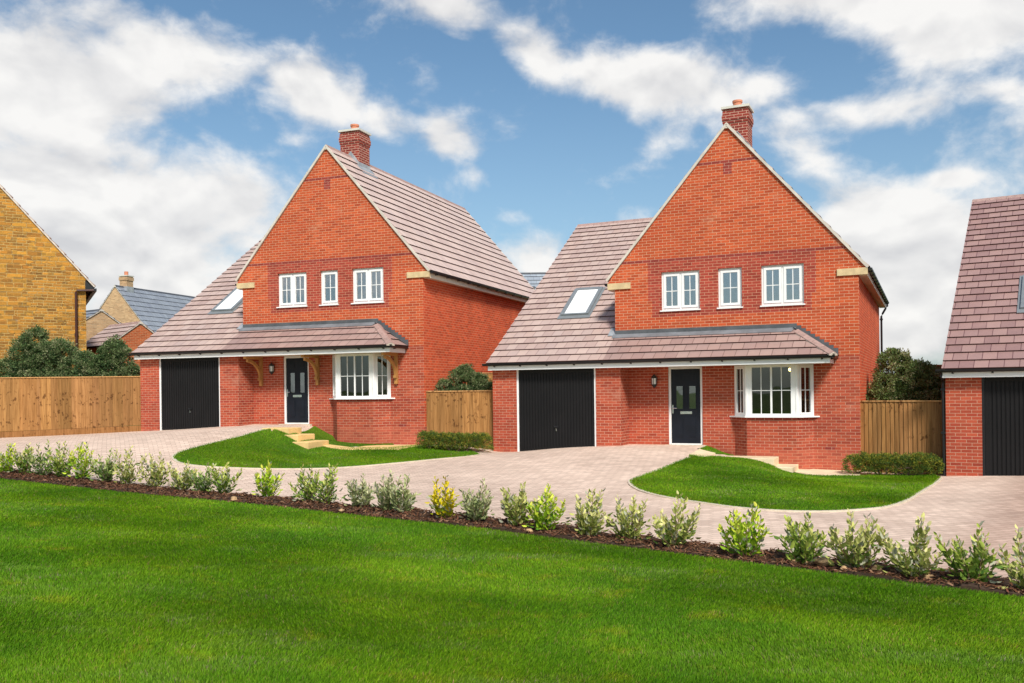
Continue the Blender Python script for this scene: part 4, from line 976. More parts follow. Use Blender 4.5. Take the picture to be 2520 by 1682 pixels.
# ------------------------------------------------------------------ grass
def grass(name, x, y, h, w, label, seed, lift=.03):
    r = np.random.default_rng(seed); n = len(x); z = H(x, y) + lift - .004
    hh = h * r.uniform(.55, 1.25, n); ww = w * r.uniform(.7, 1.3, n); th = r.uniform(0, 2 * np.pi, n); lean = r.normal(0, .5, n) ; la = r.uniform(0, 2 * np.pi, n)
    sway = np.sin(x * 1.3 + y * .9) * .6 + np.sin(x * .5 - y * 1.9) * .5     # patches lean together
    lx = np.cos(la) * lean * .6 + np.cos(sway * 2) * .28; ly = np.sin(la) * lean * .6 + np.sin(sway * 2) * .28
    s = np.stack([np.cos(th), np.sin(th), np.zeros(n)], 1) * (ww / 2)[:, None]
    c = np.stack([x, y, z], 1); mid = c + np.stack([lx * .35, ly * .35, np.ones(n)], 1) * (hh * .55)[:, None]; tip = c + np.stack([lx * 1.15, ly * 1.15, np.ones(n) * .95], 1) * hh[:, None]
    V = np.stack([c - s, c + s, mid + s * .8, mid - s * .8, tip], 1).reshape(-1, 3)
    b = np.arange(n)[:, None] * 5; F = np.concatenate([b + [0, 1, 2, 3], b + [3, 2, 4]], 1).ravel(); sz = np.tile([4, 3], n)
    g = r.uniform(0, 1, n)[:, None]; col = np.array([.078, .215, .005]) * (1 - g) + np.array([.165, .325, .010]) * g
    col *= r.uniform(.6, 1.4, (n, 1)); dry = r.uniform(0, 1, n) < .045; col[dry] = np.array([.27, .25, .07]) * r.uniform(.7, 1.2, (dry.sum(), 1))
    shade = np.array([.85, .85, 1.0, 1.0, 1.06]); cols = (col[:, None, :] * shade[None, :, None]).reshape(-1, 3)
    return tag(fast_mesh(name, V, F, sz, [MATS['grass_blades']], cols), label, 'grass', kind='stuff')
fw_ = lambda x, y: np.where((np.abs(x / np.maximum(y, .1)) < .60) & (y > 4.7), np.clip(30.0 / np.maximum(y, 1) ** 2.0, 0, 1), 0)
NG = 560000
x, y = in_poly_points(FRONT, NG, fw_)
dist = np.hypot(x, y)
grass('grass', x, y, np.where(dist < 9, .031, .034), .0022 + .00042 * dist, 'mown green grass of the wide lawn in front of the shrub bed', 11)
for nm, poly, n, lab in (('grass', lawn0, 52000, 'short grass on the curved lawn before the house with oak brackets'), ('grass', lawn0b, 9000, 'small grass wedge between yellow stone steps and the bay wall'),
                         ('grass', lawn1, 80000, 'short grass on the rounded lawn before the middle house'), ('grass', lawn1b, 2500, 'tiny grass triangle at the wall beside the middle front door')):
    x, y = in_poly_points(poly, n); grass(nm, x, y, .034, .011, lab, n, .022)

# ------------------------------------------------------------------ stone steps and paths
def steps(h, name, label, blocks, mat, lead=None):
    X, Y, Z, t = HP[h]; root = empty(name, (X, Y, Z), -t, label, 'steps')
    for (u0, u1, v0, v1, zt, th) in blocks:
        mb = MB(); b = .012
        mb.hexa([(u0, v0, zt - th), (u1, v0, zt - th), (u1, v1, zt - th), (u0, v1, zt - th), (u0, v0, zt - b), (u1, v0, zt - b), (u1, v1, zt - b), (u0, v1, zt - b)], skip=(1,))
        mb.hexa([(u0, v0, zt - b), (u1, v0, zt - b), (u1, v1, zt - b), (u0, v1, zt - b), (u0 + b, v0 + b, zt), (u1 - b, v0 + b, zt), (u1 - b, v1 - b, zt), (u0 + b, v1 - b, zt)], skip=(0,))
        mb.build('step', MATS[mat], root)
    return root
steps(0, 'stone_steps', 'three yellow stone steps leading down beside the curved lawn', [(-3.5, -2.62, -2.95, -2.35, .0, .5), (-3.3, -2.19, -3.15, -2.36, -.17, .5), (-2.9, -1.74, -3.35, -2.37, -.345, .5)], 'step_stone')
steps(1, 'stone_steps', 'pale stone slab and steps against the bay wall of the middle house', [(-3.39, -1.905, -1.20, -.41, -.235, .5), (-3.3, -1.435, -1.45, -.22, -.42, .4)], 'step_stone_pale')
pp = [wl(0, *q)[:2] for q in [(-1.9, -2.65), (-1.75, -2.33), (-1.05, -2.25), (-.95, -1.1), (.2, -.3), (.3, -2.2), (-.9, -2.62)]]
tag(sheet('path', pp, .035, MATS['step_stone'], .4, .15), kind='structure')
pp = [wl(1, *q)[:2] for q in [(-1.5, -1.08), (-1.5, -.05), (-1.09, -.005), (.0, -.005), (.05, -1.13)]]
tag(sheet('path', pp, .035, MATS['step_stone_pale'], .4, .15), kind='structure')
pp = [wl(1, *q)[:2] for q in [(-3.86, -1.80), (-3.43, -1.80), (-3.43, -.74), (-3.86, -.68)]]
tag(sheet('path', pp, .035, MATS['step_stone_pale'], .4, .15), kind='structure')

# ------------------------------------------------------------------ fences
def fence(p0, p1, ztop, label, seed, gravel=False, step=None, depthboard=None):
    r = random.Random(seed); a = Vector(p0); b = Vector(p1); L = (b - a).length; t = (b - a) / L; nrm = Vector((t.y, -t.x))
    if nrm.y > 0: nrm = -nrm
    root = empty('timber_fence', (a.x, a.y, ztop), 0, label, 'fence')
    def P(s, o, z): q = a + t * s + nrm * o; return (q.x - a.x, q.y - a.y, z - ztop)
    mb = MB(); bw = .105; s = 0; batch = (1, 1, 1); k = 0
    while s < L - .01:
        e = min(s + bw + .012, L)
        if k % r.choice((3, 4, 5, 6)) == 0: q = r.uniform(.74, 1.20); batch = (q, q * r.uniform(.96, 1.02), q * r.uniform(.9, 1.02))
        v_ = r.uniform(.84, 1.12); c = tuple(x * v_ for x in batch); zg = Hs(*(a + t * s)) + (.20 if gravel else -.05)
        zt = ztop - .03
        mb.hexa([P(s, .030, zg), P(e, .004, zg), P(e, -.004, zg), P(s, 0, zg), P(s, .030, zt), P(e, .004, zt), P(e, -.004, zt), P(s, 0, zt)], 0, c)
        s += bw; k += 1
    mb.build('boards', MATS['fence_wood'], root)
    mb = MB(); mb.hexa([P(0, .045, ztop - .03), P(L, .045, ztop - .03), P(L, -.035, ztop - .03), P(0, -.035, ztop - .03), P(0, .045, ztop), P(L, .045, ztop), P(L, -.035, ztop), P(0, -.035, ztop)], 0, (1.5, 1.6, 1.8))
    mb.build('cap_rail', MATS['fence_wood'], root)
    mb = MB()
    for z in (ztop - .35, ztop - 1.0, ztop - 1.55): mb.hexa([P(0, -.005, z), P(L, -.005, z), P(L, -.05, z), P(0, -.05, z), P(0, -.005, z + .08), P(L, -.005, z + .08), P(L, -.05, z + .08), P(0, -.05, z + .08)], 0, (.9, .9, .9))
    mb.build('back_rails', MATS['fence_wood'], root)
    if gravel:
        n = max(1, int(L / 2.9)); 
        for i in range(n):
            mb = MB(); s0, s1 = L * i / n + .004, L * (i + 1) / n - .004; q = r.uniform(.7, .92); z0, z1 = Hs(*(a + t * s0)), Hs(*(a + t * s1))
            mb.hexa([P(s0, .035, z0 - .1), P(s1, .035, z1 - .1), P(s1, -.01, z1 - .1), P(s0, -.01, z0 - .1), P(s0, .035, z0 + .185), P(s1, .035, z1 + .185), P(s1, -.01, z1 + .185), P(s0, -.01, z0 + .185)], 0, (q, q * .92, q * .88))
            mb.build('gravel_board', MATS['fence_wood'], root)
    return root
e0 = Vector(wl(0, GL, -.62)[:2]); d0 = (Vector((-16.3, 28.62)) - e0).normalized()
fence(e0 + d0 * 8.5, e0 - d0 * .0, .62, 'long honey brown board fence with gravel boards at the left edge', 3, gravel=True)
fence(wl(0, .005, .15)[:2], wl(1, GL, -.3)[:2], .025, 'brown board fence panel behind the low hedge, between two brick houses', 4)
fence((-1.60, 29.05), (1.4, 29.5), .60, 'rear board fence, partly seen above the nearer panel between two houses', 5)
fence(wl(1, .005, .15)[:2], wl(2, GL - .10, -.3)[:2], -.345, 'brown board fence panel with knots, next to the black downpipe', 6)
fence((13.2, 30.2), (16.0, 29.8), .70, 'far strip of board fence showing above the green bush at right', 7)

# ------------------------------------------------------------------ leaves, bushes, shrubs
def leaf_arrays(c, dirn, side, L, Wd, cols, fold=.25):
    """ovate leaves: 6 vertices, 2 quads folded along the midrib"""
    n = len(c); nr = np.cross(dirn, side); nr /= np.linalg.norm(nr, axis=1, keepdims=True) + 1e-9
    L = L[:, None]; Wd = Wd[:, None]
    b = c; t = c + dirn * L - nr * L * .12; m = c + dirn * L * .5 + nr * L * .04
    l1 = c + dirn * L * .32 - side * Wd * .5 + nr * Wd * fold; l2 = c + dirn * L * .70 - side * Wd * .42 + nr * Wd * fold * .6
    r1 = c + dirn * L * .32 + side * Wd * .5 + nr * Wd * fold; r2 = c + dirn * L * .70 + side * Wd * .42 + nr * Wd * fold * .6
    V = np.stack([b, r1, r2, t, l2, l1], 1).reshape(-1, 3); k = np.arange(n)[:, None] * 6
    F = np.concatenate([k + [0, 1, 2, 3], k + [0, 3, 4, 5]], 1).ravel(); return V, F, np.full(2 * n, 4), np.repeat(cols, 6, 0)
def rand_dirs(r, n):
    v = r.normal(size=(n, 3)); return v / np.linalg.norm(v, axis=1, keepdims=True)
def perp(r, d):
    v = np.cross(d, rand_dirs(r, len(d))); return v / (np.linalg.norm(v, axis=1, keepdims=True) + 1e-9)
def bush(loc, blobs, nleaf, leaf, label, seed, palette, cat='bush', name='evergreen_bush', group=None, low=0.0, base=0.0, trunk=True, fuzz=.06, nclump=None, flower=None):
    """blobs: (dx, dy, dz, rx, ry, rz); twig clumps over the blobs' shells, leaves round every clump"""
    r = np.random.default_rng(seed); root = empty(name, loc, 0, label, cat, group)
    B = np.array(blobs, float); vol = B[:, 3] * B[:, 4] + B[:, 4] * B[:, 5] + B[:, 3] * B[:, 5]; nclump = nclump or max(60, nleaf // 38)
    pick = r.choice(len(B), nclump, p=vol / vol.sum()); u = rand_dirs(r, nclump); u[:, 2] = np.where(u[:, 2] < -.45, -u[:, 2], u[:, 2]); rad = r.uniform(.55, 1.0, nclump) ** .5
    cc = B[pick, :3] + u * B[pick, 3:] * rad[:, None] * r.normal(1, fuzz, nclump)[:, None]
    tone = r.uniform(0, 1, nclump)
    q = r.integers(0, nclump, nleaf); cr = r.uniform(.7, 1.5, nclump) * leaf * 1.9
    off = rand_dirs(r, nleaf) * (cr[q] * r.uniform(.1, 1, nleaf) ** .6)[:, None]; off[:, 2] *= .8
    p = cc[q] + off; p[:, 2] = np.maximum(p[:, 2], base)
    dirn = off / (np.linalg.norm(off, axis=1, keepdims=True) + 1e-9) * .8 + u[q] * .5 + np.array([0, 0, .35]) + rand_dirs(r, nleaf) * .45; dirn /= np.linalg.norm(dirn, axis=1, keepdims=True)
    pal = np.array(palette); w = np.clip(tone[q] + r.normal(0, .22, nleaf), 0, .999); i = (w * (len(pal) - 1)).astype(int); f = (w * (len(pal) - 1) - i)[:, None]
    col = pal[i] * (1 - f) + pal[np.minimum(i + 1, len(pal) - 1)] * f; col = col * r.uniform(.75, 1.25, (nleaf, 1))
    if flower is not None:
        k = r.uniform(0, 1, nleaf) < flower[0]; col[k] = np.array(flower[1]) * r.uniform(.7, 1.2, (k.sum(), 1))
    V, F, S_, C_ = leaf_arrays(p, dirn, perp(r, dirn), leaf * r.uniform(.7, 1.3, nleaf), leaf * .52 * r.uniform(.8, 1.2, nleaf), col)
    fast_mesh('crown', V, F, S_, [MATS['leaves']], C_, root)
    mb = MB()
    if trunk:
        top = B[:, :3].mean(0); z0 = base - .3
        for k in range(7):
            b = B[k % len(B)]; tgt = Vector(b[:3]) + Vector(tuple(r.normal(0, .3, 3) * b[3:])); st = Vector((b[0] * .25, b[1] * .25, z0)); md = st.lerp(tgt, .5) + Vector((r.normal(0, .06), r.normal(0, .06), .05))
            mb.tube([st, md, tgt], [.045, .032, .010], 6)
            for j in range(5):
                e = Vector(tuple(cc[r.integers(0, nclump)])); 
                if (e - tgt).length < .9: mb.tube([md.lerp(tgt, .6), md.lerp(e, .6), e], [.015, .010, .004], 5)
        mb.build('trunk', MATS['stem_wood'], root)
    return root
EVER = [(.060, .110, .045), (.105, .175, .060), (.16, .235, .085), (.24, .30, .13), (.36, .36, .20)]
g0 = -1.2
bush((-16.25, 31.3, 0), [(-1.35, 0, -.1, .62, .6, .6), (-1.2, .1, .75, .42, .45, .55), (-.65, 0, 1.25, .50, .45, .85), (-.35, .05, 1.75, .45, .42, .62), (-.1, .1, .8, .85, .6, .8), (.15, 0, 1.35, .50, .5, .55), (.62, 0, 1.35, .55, .5, .62), (.5, 0, .2, 1.0, .6, .8), (-.5, 0, .1, 1.1, .6, .9), (1.15, .1, .85, .50, .5, .62), (1.45, .1, .35, .4, .5, .6)], 60000, .060, 'large dark evergreen bush behind the left fence, before the ironstone house', 21, EVER, base=-1.15, fuzz=.10)
bush((-13.55, 31.0, 0), [(-.95, 0, .85, .42, .45, .6), (-.35, 0, .75, .55, .5, .70), (-.30, .05, 1.3, .34, .4, .5), (-.10, .05, 1.42, .34, .4, .5), (.15, 0, 1.15, .38, .4, .55), (.05, 0, .3, .7, .5, .7), (-.75, 0, .1, .8, .5, .8), (.42, 0, .55, .36, .4, .55)], 38000, .058, 'dark evergreen bush behind the left fence, nearest the brick garage', 22, EVER, base=-1.15, fuzz=.10)
bush((-1.42, 27.05, 0), [(-.62, 0, -.02, .26, .3, .32), (-.22, 0, .38, .26, .25, .30), (.02, 0, .45, .24, .25, .34), (.18, 0, .16, .52, .35, .42), (.62, 0, .02, .28, .3, .26), (.42, .0, .27, .26, .25, .24), (-.1, 0, -.3, .7, .35, .5)], 20000, .046, 'small green bush poking above the fence between the two brick houses', 23, EVER, base=-1.6, fuzz=.10)
bush((10.88, 24.4, -.15), [(-.52, 0, .52, .46, .5, .58), (.05, 0, .12, .70, .6, .62), (-.70, 0, -.3, .56, .5, .7), (.58, 0, .08, .42, .45, .52), (.2, 0, .38, .42, .4, .40), (0, 0, -.6, 1.0, .6, .7), (.75, 0, -.3, .36, .5, .6)], 42000, .056, 'large dark bush behind the fence at right, beside the plum roofed house', 24, [(.085, .14, .045), (.14, .21, .060), (.20, .28, .085), (.28, .34, .13), (.38, .36, .20)], base=-1.8, fuzz=.10)
HEDGE = [(.055, .105, .025), (.085, .155, .03), (.13, .20, .035), (.21, .25, .04), (.38, .34, .04)]
def hedge(p0, p1, w, h, label, seed):
    a, b = Vector(p0), Vector(p1); n = 8; c = (a + b) / 2; z = Hs(c.x, c.y); bl = []; rr = random.Random(seed)
    for i in range(n):
        q = a.lerp(b, i / (n - 1)); bl.append((q.x - c.x, q.y - c.y, Hs(q.x, q.y) - z + h * .42 * rr.uniform(.95, 1.08), .24, w / 2 * rr.uniform(.92, 1.08), h * .60 * rr.uniform(.92, 1.1)))
    return bush((c.x, c.y, z), bl, 26000, .027, label, seed, HEDGE, 'hedge', 'low_hedge', base=-.1, trunk=True, fuzz=.05, nclump=1300, flower=(.05, (.42, .36, .03)))
hedge((-2.42, 24.75), (-.80, 25.05), .66, .50, 'low dark hedge with yellow flecks below the fence between two houses', 31)
hedge((8.22, 21.75), (9.72, 20.95), .66, .50, 'low dark hedge with yellow flecks beside the right-hand garage pier', 32)

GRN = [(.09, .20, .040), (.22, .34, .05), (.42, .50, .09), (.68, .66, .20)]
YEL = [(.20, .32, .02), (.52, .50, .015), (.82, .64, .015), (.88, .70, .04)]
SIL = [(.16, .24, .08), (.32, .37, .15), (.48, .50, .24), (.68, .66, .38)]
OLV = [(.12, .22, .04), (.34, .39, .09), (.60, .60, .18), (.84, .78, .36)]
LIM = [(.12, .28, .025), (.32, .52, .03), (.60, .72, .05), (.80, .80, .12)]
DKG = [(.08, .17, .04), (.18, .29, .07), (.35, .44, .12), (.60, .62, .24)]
def shrub(x, y, h, spread, pal, label, seed, nst=9, dens=1.0):
    spread *= 1.28; nst += 0; h *= 1.08
    r = np.random.default_rng(seed); z = Hs(x, y) + .055; root = empty('young_shrub', (x, y, z), 0, label, 'shrub', 'young shrubs planted along the bark bed')
    mb = MB(); P = []; D = []; Sz = []; T = []
    for s in range(nst):
        a = 2 * math.pi * (s + r.uniform(-.4, .4)) / nst; rr = spread * r.uniform(.35, 1.0); hh = h * r.uniform(.55, 1.15) * (1 - .25 * (rr / spread) ** 2)
        if s == 0: rr *= .3; hh = h * 1.05
        p0 = Vector((math.cos(a) * .02, math.sin(a) * .02, -.06)); p2 = Vector((math.cos(a) * rr, math.sin(a) * rr, hh)); p1 = Vector((math.cos(a) * rr * .62, math.sin(a) * rr * .62, hh * .45))
        pts = [p0.lerp(p1, t) * (1 - t) + p1.lerp(p2, t) * t for t in np.linspace(0, 1, 7)]
        pts = [q + Vector(tuple(r.normal(0, .006, 3))) for q in pts]
        mb.tube(pts, [.0055, .005, .0045, .004, .0034, .0028, .0018], 5, caps=False)
        nl = int(27 * dens * r.uniform(.8, 1.2))
        for k in range(nl):
            t = .14 + .86 * (k + r.uniform(0, 1)) / nl; i = min(5, int(t * 6)); q = pts[i].lerp(pts[i + 1], t * 6 - i); tg = (pts[i + 1] - pts[i]).normalized()
            ph = k * 2.4 + s; sd = Vector((math.cos(ph), math.sin(ph), 0)); dd = (sd + tg * (.55 + .6 * t) + Vector((0, 0, .15))).normalized()
            off = sd * (r.uniform(0, .035) * (1.1 - t))
            P.append(tuple(q + off)); D.append(tuple(dd)); Sz.append((.090 if t < .8 else .068) * r.uniform(.7, 1.2)); T.append(t)
    # a few side sprays low down
    for k in range(int(60 * dens)):
        a = r.uniform(0, 2 * math.pi); rad = spread * r.uniform(.1, .85); P.append((math.cos(a) * rad, math.sin(a) * rad, h * r.uniform(.08, .72) * (1 - .35 * rad / spread))); dd = Vector((math.cos(a), math.sin(a), r.uniform(-.1, .6))).normalized(); D.append(tuple(dd)); Sz.append(.082 * r.uniform(.7, 1.2)); T.append(r.uniform(.05, .6))
    mb.build('stems', MATS['twig_red'], root)
    P, D, Sz, T = np.array(P), np.array(D), np.array(Sz), np.array(T); n = len(P); pal = np.array(pal)
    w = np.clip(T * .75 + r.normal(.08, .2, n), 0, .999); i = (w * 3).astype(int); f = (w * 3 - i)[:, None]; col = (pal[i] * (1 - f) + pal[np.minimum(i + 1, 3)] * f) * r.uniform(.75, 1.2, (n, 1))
    sil = r.uniform(0, 1, n) < .14; col[sil] = np.array([.50, .50, .36]) * r.uniform(.7, 1.15, (sil.sum(), 1))
    D = D + rand_dirs(r, n) * .25; D /= np.linalg.norm(D, axis=1, keepdims=True)
    up = np.tile(np.array([[0, 0, 1.0]]), (n, 1)) + rand_dirs(r, n) * .7; side = np.cross(D, up); side /= np.linalg.norm(side, axis=1, keepdims=True) + 1e-9
    V, F, S_, C_ = leaf_arrays(P, D, side, Sz, Sz * .50, col); fast_mesh('foliage', V, F, S_, [MATS['leaves']], C_, root)
    return root
SH = [(-10.38, 18.45, .50, .26, LIM, 'lime green young shrub at the left edge of the picture'),
 (-9.98, 18.45, .52, .28, GRN, 'bushy green young shrub, second from the left edge'),
 (-9.42, 18.15, .62, .30, DKG, 'dark leafy young shrub, third from the left end of the bed'),
 (-8.98, 17.98, .60, .28, GRN, 'tall green young shrub with lime tips, fourth from the left end'),
 (-8.45, 17.70, .62, .26, LIM, 'lime tipped young shrub left of the long fence end, fifth from the left'),
 (-7.83, 17.35, .55, .25, DKG, 'greyish green young shrub standing below the left garage pier'),
 (-7.27, 17.05, .62, .26, OLV, 'pale cream tipped young shrub in front of the left black garage door'),
 (-6.58, 16.65, .56, .25, OLV, 'olive young shrub just left of the curved lawn nose'),
 (-5.96, 16.30, .44, .26, OLV, 'low olive young shrub before the nose of the curved lawn'),
 (-5.50, 16.00, .42, .24, DKG, 'low grey green young shrub in the tight clump below the curved lawn'),
 (-5.06, 15.78, .45, .25, GRN, 'green young shrub at the right end of the clump before a bare gap'),
 (-4.14, 15.22, .52, .20, LIM, 'slim yellow green young shrub standing alone between two bare gaps'),
 (-3.36, 14.72, .50, .22, GRN, 'green young shrub, left one of a pair right of the lone slim shrub'),
 (-2.97, 14.45, .55, .24, GRN, 'broad green young shrub, right one of the pair below the curved lawn'),
 (-2.38, 14.10, .45, .20, SIL, 'small silvery young shrub left of the airy grey pair'),
 (-1.92, 13.80, .50, .22, SIL, 'silvery grey young shrub, middle of three silvery ones'),
 (-1.66, 13.60, .50, .18, SIL, 'upright silvery grey shrub just left of the bright yellow shrub'),
 (-1.02, 13.20, .52, .22, YEL, 'bright golden yellow young shrub'),
 (-.52, 12.88, .52, .22, SIL, 'grey green young shrub directly right of the golden yellow one'),
 (.06, 12.50, .50, .25, OLV, 'olive shrub touching the vivid lime one on its left side'),
 (.44, 12.10, .54, .26, LIM, 'vivid lime green young shrub with round leaves'),
 (.98, 11.65, .52, .24, OLV, 'buff olive young shrub below the middle front door'),
 (1.46, 11.30, .48, .24, OLV, 'dark stemmed olive young shrub, left neighbour of the tallest middle shrub'),
 (1.96, 10.92, .55, .27, OLV, 'full olive young shrub below the left tip of the rounded lawn'),
 (2.66, 10.32, .50, .25, LIM, 'lime tipped young shrub standing alone below the rounded lawn'),
 (3.18, 9.90, .46, .25, GRN, 'compact green young shrub beside the small stones'),
 (3.64, 9.55, .50, .28, OLV, 'spreading olive young shrub with pink tips, fifth from the right edge'),
 (4.08, 9.22, .50, .28, OLV, 'dense olive young shrub with silvery leaves, fourth from the right edge'),
 (4.52, 8.88, .50, .27, GRN, 'fresh green young shrub, third from the right edge'),
 (4.93, 8.55, .52, .26, OLV, 'olive young shrub cut off by the right edge of the picture')]
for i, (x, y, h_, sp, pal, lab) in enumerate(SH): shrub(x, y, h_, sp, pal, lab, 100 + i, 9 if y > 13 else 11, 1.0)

for i, (x, y, s_) in enumerate([(3.05, 9.86, .045), (3.19, 9.92, .06), (3.37, 9.83, .085), (3.47, 9.50, .04), (3.81, 9.47, .055), (4.19, 9.12, .05), (.20, 11.95, .05), (-4.6, 14.85, .06), (-2.6, 13.62, .045)]):
    bm = bmesh.new(); bmesh.ops.create_icosphere(bm, subdivisions=3, radius=1); rr = random.Random(i); ph = [rr.uniform(0, 6) for _ in range(6)]
    for v in bm.verts:
        k = 1 + .16 * math.sin(v.co.x * 3 + ph[0]) + .14 * math.sin(v.co.y * 4 + ph[1]) + .1 * math.sin(v.co.z * 5 + ph[2]) + .06 * math.sin(v.co.x * 9 + v.co.y * 7 + ph[3]); v.co = Vector((v.co.x * k * s_, v.co.y * k * s_ * .8, v.co.z * k * s_ * .6))
    me = bpy.data.meshes.new('stone'); bm.to_mesh(me); bm.free(); me.materials.append(MATS['field_stone']); o = bpy.data.objects.new('stone', me); COL.objects.link(o); o.location = (x, y, Hs(x, y) + .06 + s_ * .2)
    tag(o, ['small pale stone left of the brown lumps by the compact green shrub', 'middle sized brown stone between the pale stone and the big lump', 'biggest brown stone lump below the compact green shrub', 'little stone in front of the biggest brown lump', 'reddish stone lying between two olive shrubs at right', 'pale stone below the fourth shrub from the right edge', 'stone beside the vivid lime shrub at the middle of the bed', 'stone left of the lone slim shrub', 'small stone on the lawn edge under the silvery shrubs'][i], 'stone', 'stones along the bed edge')

# ------------------------------------------------------------------ other buildings
def simple_house(name, label, cat, loc, t, hw, ze, zr, length, wall, tile, edge, vergew='verge', oh=.12, zb=-2.5, chimney=None, pipe=False, gauge=.36, vergemat='verge', sides=True):
    """gable end towards local -y, ridge running along local +y at x=0"""
    root = empty(name, loc, -t, label, cat)
    tp = (zr - ze) / hw; pm = math.atan(tp); cs, sn = math.cos(pm), math.sin(pm)
    mb = MB(); g = [(-hw, zb), (hw, zb), (hw, ze), (0, zr), (-hw, ze)]
    mb.poly([(u, 0, z) for u, z in g]); mb.poly([(u, length, z) for u, z in g][::-1])
    mb.poly([(hw, 0, zb), (hw, length, zb), (hw, length, ze), (hw, 0, ze)]); mb.poly([(-hw, length, zb), (-hw, 0, zb), (-hw, 0, ze), (-hw, length, ze)])
    mb.build('wall', MATS[wall], root)
    mb = MB(); S = (hw + oh) / cs; n = max(2, round(S / gauge))
    roof_slope(mb, (hw + oh, -.05, ze - oh * tp + .03), (0, 1, 0), (-cs, 0, sn), S, S / n, lambda s: 0, lambda s: length + .1, 0)
    roof_slope(mb, (-hw - oh, -.05, ze - oh * tp + .03), (0, 1, 0), (cs, 0, sn), S, S / n, lambda s: 0, lambda s: length + .1, 0)
    ro = mb.build('roof', [MATS[tile], MATS[edge]], root)
    mb = MB(); ridge_run(mb, (0, -.05, zr + .05), (0, length + .05, zr + .05), pm, .15); mb.build('ridge_tiles', [MATS['ridge_clay'] if 'slate' not in tile else MATS['slate_edge'], MATS['verge']], ro)
    mb = MB()
    for sg in (1, -1):
        a = Vector((sg * (hw + oh), -.045, ze - oh * tp + .03)); b = Vector((0, -.045, zr + .03)); nn = Vector((sg * sn, 0, cs))
        mb.hexa([a - nn * .04, a - nn * .04 + Vector((0, .07, 0)), a + nn * .015 + Vector((0, .07, 0)), a + nn * .015, b - nn * .04, b - nn * .04 + Vector((0, .07, 0)), b + nn * .015 + Vector((0, .07, 0)), b + nn * .015])
    mb.build('verge', MATS[vergemat], ro)
    if chimney:
        cv, cw_, top, wm = chimney; mb = MB(); mb.box(-cw_, cw_, cv, cv + 2 * cw_, zr - 1, top - .28); mb.box(-cw_ - .04, cw_ + .04, cv - .04, cv + 2 * cw_ + .04, top - .28, top - .06); mb.box(-cw_, cw_, cv, cv + 2 * cw_, top - .06, top)
        ch = mb.build('chimney', MATS[wm], root); mb = MB(); mb.box(-cw_ - .05, cw_ + .05, cv - .05, cv + 2 * cw_ + .05, top + .001, top + .07); mb.build('chimney_cap', MATS['cap_stone'], ch)
        mb = MB(); mb.tube([(0, cv + cw_, top + .06), (0, cv + cw_, top + .35)], .13, 14); mb.build('chimney_pot', MATS['terracotta'], ch)
        mb = MB(); mb.box(-cw_ - .03, cw_ + .03, cv - .03, cv + 2 * cw_ + .03, zr - .9, zr + .06); mb.build('chimney_flashing', MATS['lead_bright'], ch)
    return root, hw, ze
# ironstone house at the left edge: gable end towards us
r0, hw, ze = simple_house('stone_house', 'golden ironstone house with a tall gable end, cut off at the left edge', 'house', (-19.06, 31.08, 0), -.50, 4.0, 4.32, 8.9, 9, 'ironstone', 'tile_pink', 'tile_edge_shade', oh=.30, vergemat='mortar_pale')
mb = MB(); tp = (8.9 - 4.32) / 4.0; ze -= .36
mb.prism([(hw - .02, -.03, ze + .27), (hw - .02, -.03, ze - .08), (hw + .33, -.03, ze - .08)], (0, .05, 0)); mb.box(hw + .24, hw + .36, -.06, 9, ze - .12, ze - .02); mb.build('gutter', MATS['dark_metal'], r0)
mb = MB(); mb.tube([(hw + .26, -.10, ze - .10), (hw - .30, -.10, ze - .13), (hw - .33, -.095, ze - .18), (hw - .33, -.08, -1.2)], .045, 10); mb.box(hw - .39, hw - .27, -.1, 0, 2.2, 2.28); mb.build('downpipe', MATS['brown_pipe'], r0)
simple_house('buff_house', 'far buff brick house with blue grey slate roof and chimney', 'house', (-26.4, 60.2, 0), .31, 3.4, 3.35, 7.3, 10, 'brick_buff', 'tile_slate', 'slate_edge', chimney=(.75, .30, 8.05, 'brick_buff'), gauge=.45)
simple_house('buff_garage', 'low buff building with grey roof, left of the red brick garage', 'garage', (-20.0, 44.0, 0), -.95, 2.6, 2.55, 4.15, 6, 'brick_buff', 'tile_slate', 'slate_edge', gauge=.42)
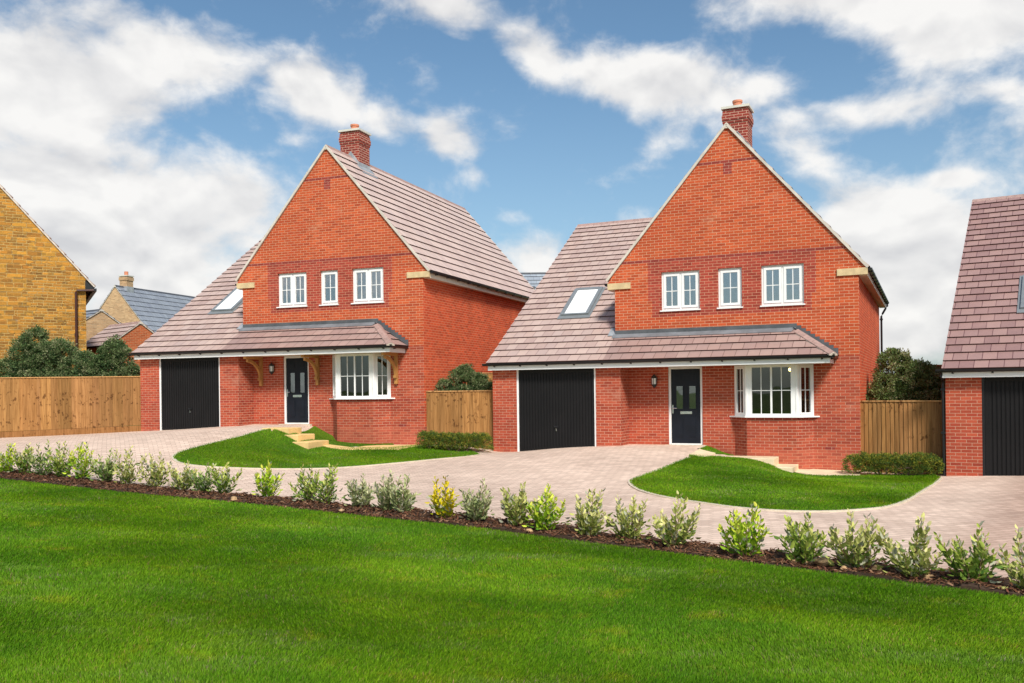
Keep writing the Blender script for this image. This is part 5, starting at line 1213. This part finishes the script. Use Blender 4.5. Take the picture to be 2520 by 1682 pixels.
simple_house('brick_garage', 'small orange brick garage with pink tiled roof behind the left fence', 'garage', (-16.45, 40.0, 0), -.85, 1.4, 2.2, 3.2, 2.9, 'brick_orange', 'tile_pink', 'tile_edge_shade', gauge=.40)
# slate roof seen between the two brick houses: ridge parallel to the picture
root = empty('slate_house', (0, 0, 0), 0, 'house whose pale slate roof shows between the two brick houses', 'house')
mb = MB(); x0, x1 = -2.6, 7.5; yr, zr_ = 47.6, 6.17; ye, ze_ = 43.4, 3.2; L = math.hypot(yr - ye, zr_ - ze_); cs, sn = (yr - ye) / L, (zr_ - ze_) / L
roof_slope(mb, (0, ye, ze_), (1, 0, 0), (0, cs, sn), L, L / 13, lambda s: x0, lambda s: x1, 0); roof_slope(mb, (0, 2 * yr - ye, ze_), (1, 0, 0), (0, -cs, sn), L, L / 13, lambda s: x0, lambda s: x1, 0)
ro = mb.build('roof', [MATS['tile_slate_pale'], MATS['slate_edge']], root)
mb = MB(); ridge_run(mb, (x0, yr, zr_ + .02), (x1, yr, zr_ + .02), math.atan2(sn, cs), .15, .9); mb.build('ridge_tiles', [MATS['lead'], MATS['verge']], ro)
mb = MB(); mb.box(.98, 1.24, ye + 2.62, ye + 2.9, ze_ + 1.83, ze_ + 2.12); mb.build('roof_vent', MATS['lead'], ro)
mb = MB(); g = [(ye + .2, -2), (2 * yr - ye - .2, -2), (2 * yr - ye - .2, ze_ + .1), (yr, zr_ - .05), (ye + .2, ze_ + .1)]
mb.poly([(x0 + .1, a, b) for a, b in g][::-1]); mb.poly([(x1 - .1, a, b) for a, b in g]); mb.poly([(x0 + .1, ye + .2, -2), (x1 - .1, ye + .2, -2), (x1 - .1, ye + .2, ze_ + .1), (x0 + .1, ye + .2, ze_ + .1)]); mb.poly([(x0 + .1, 2 * yr - ye - .2, -2), (x0 + .1, 2 * yr - ye - .2, ze_ + .1), (x1 - .1, 2 * yr - ye - .2, ze_ + .1), (x1 - .1, 2 * yr - ye - .2, -2)])
mb.build('wall', MATS['brick_buff'], root)
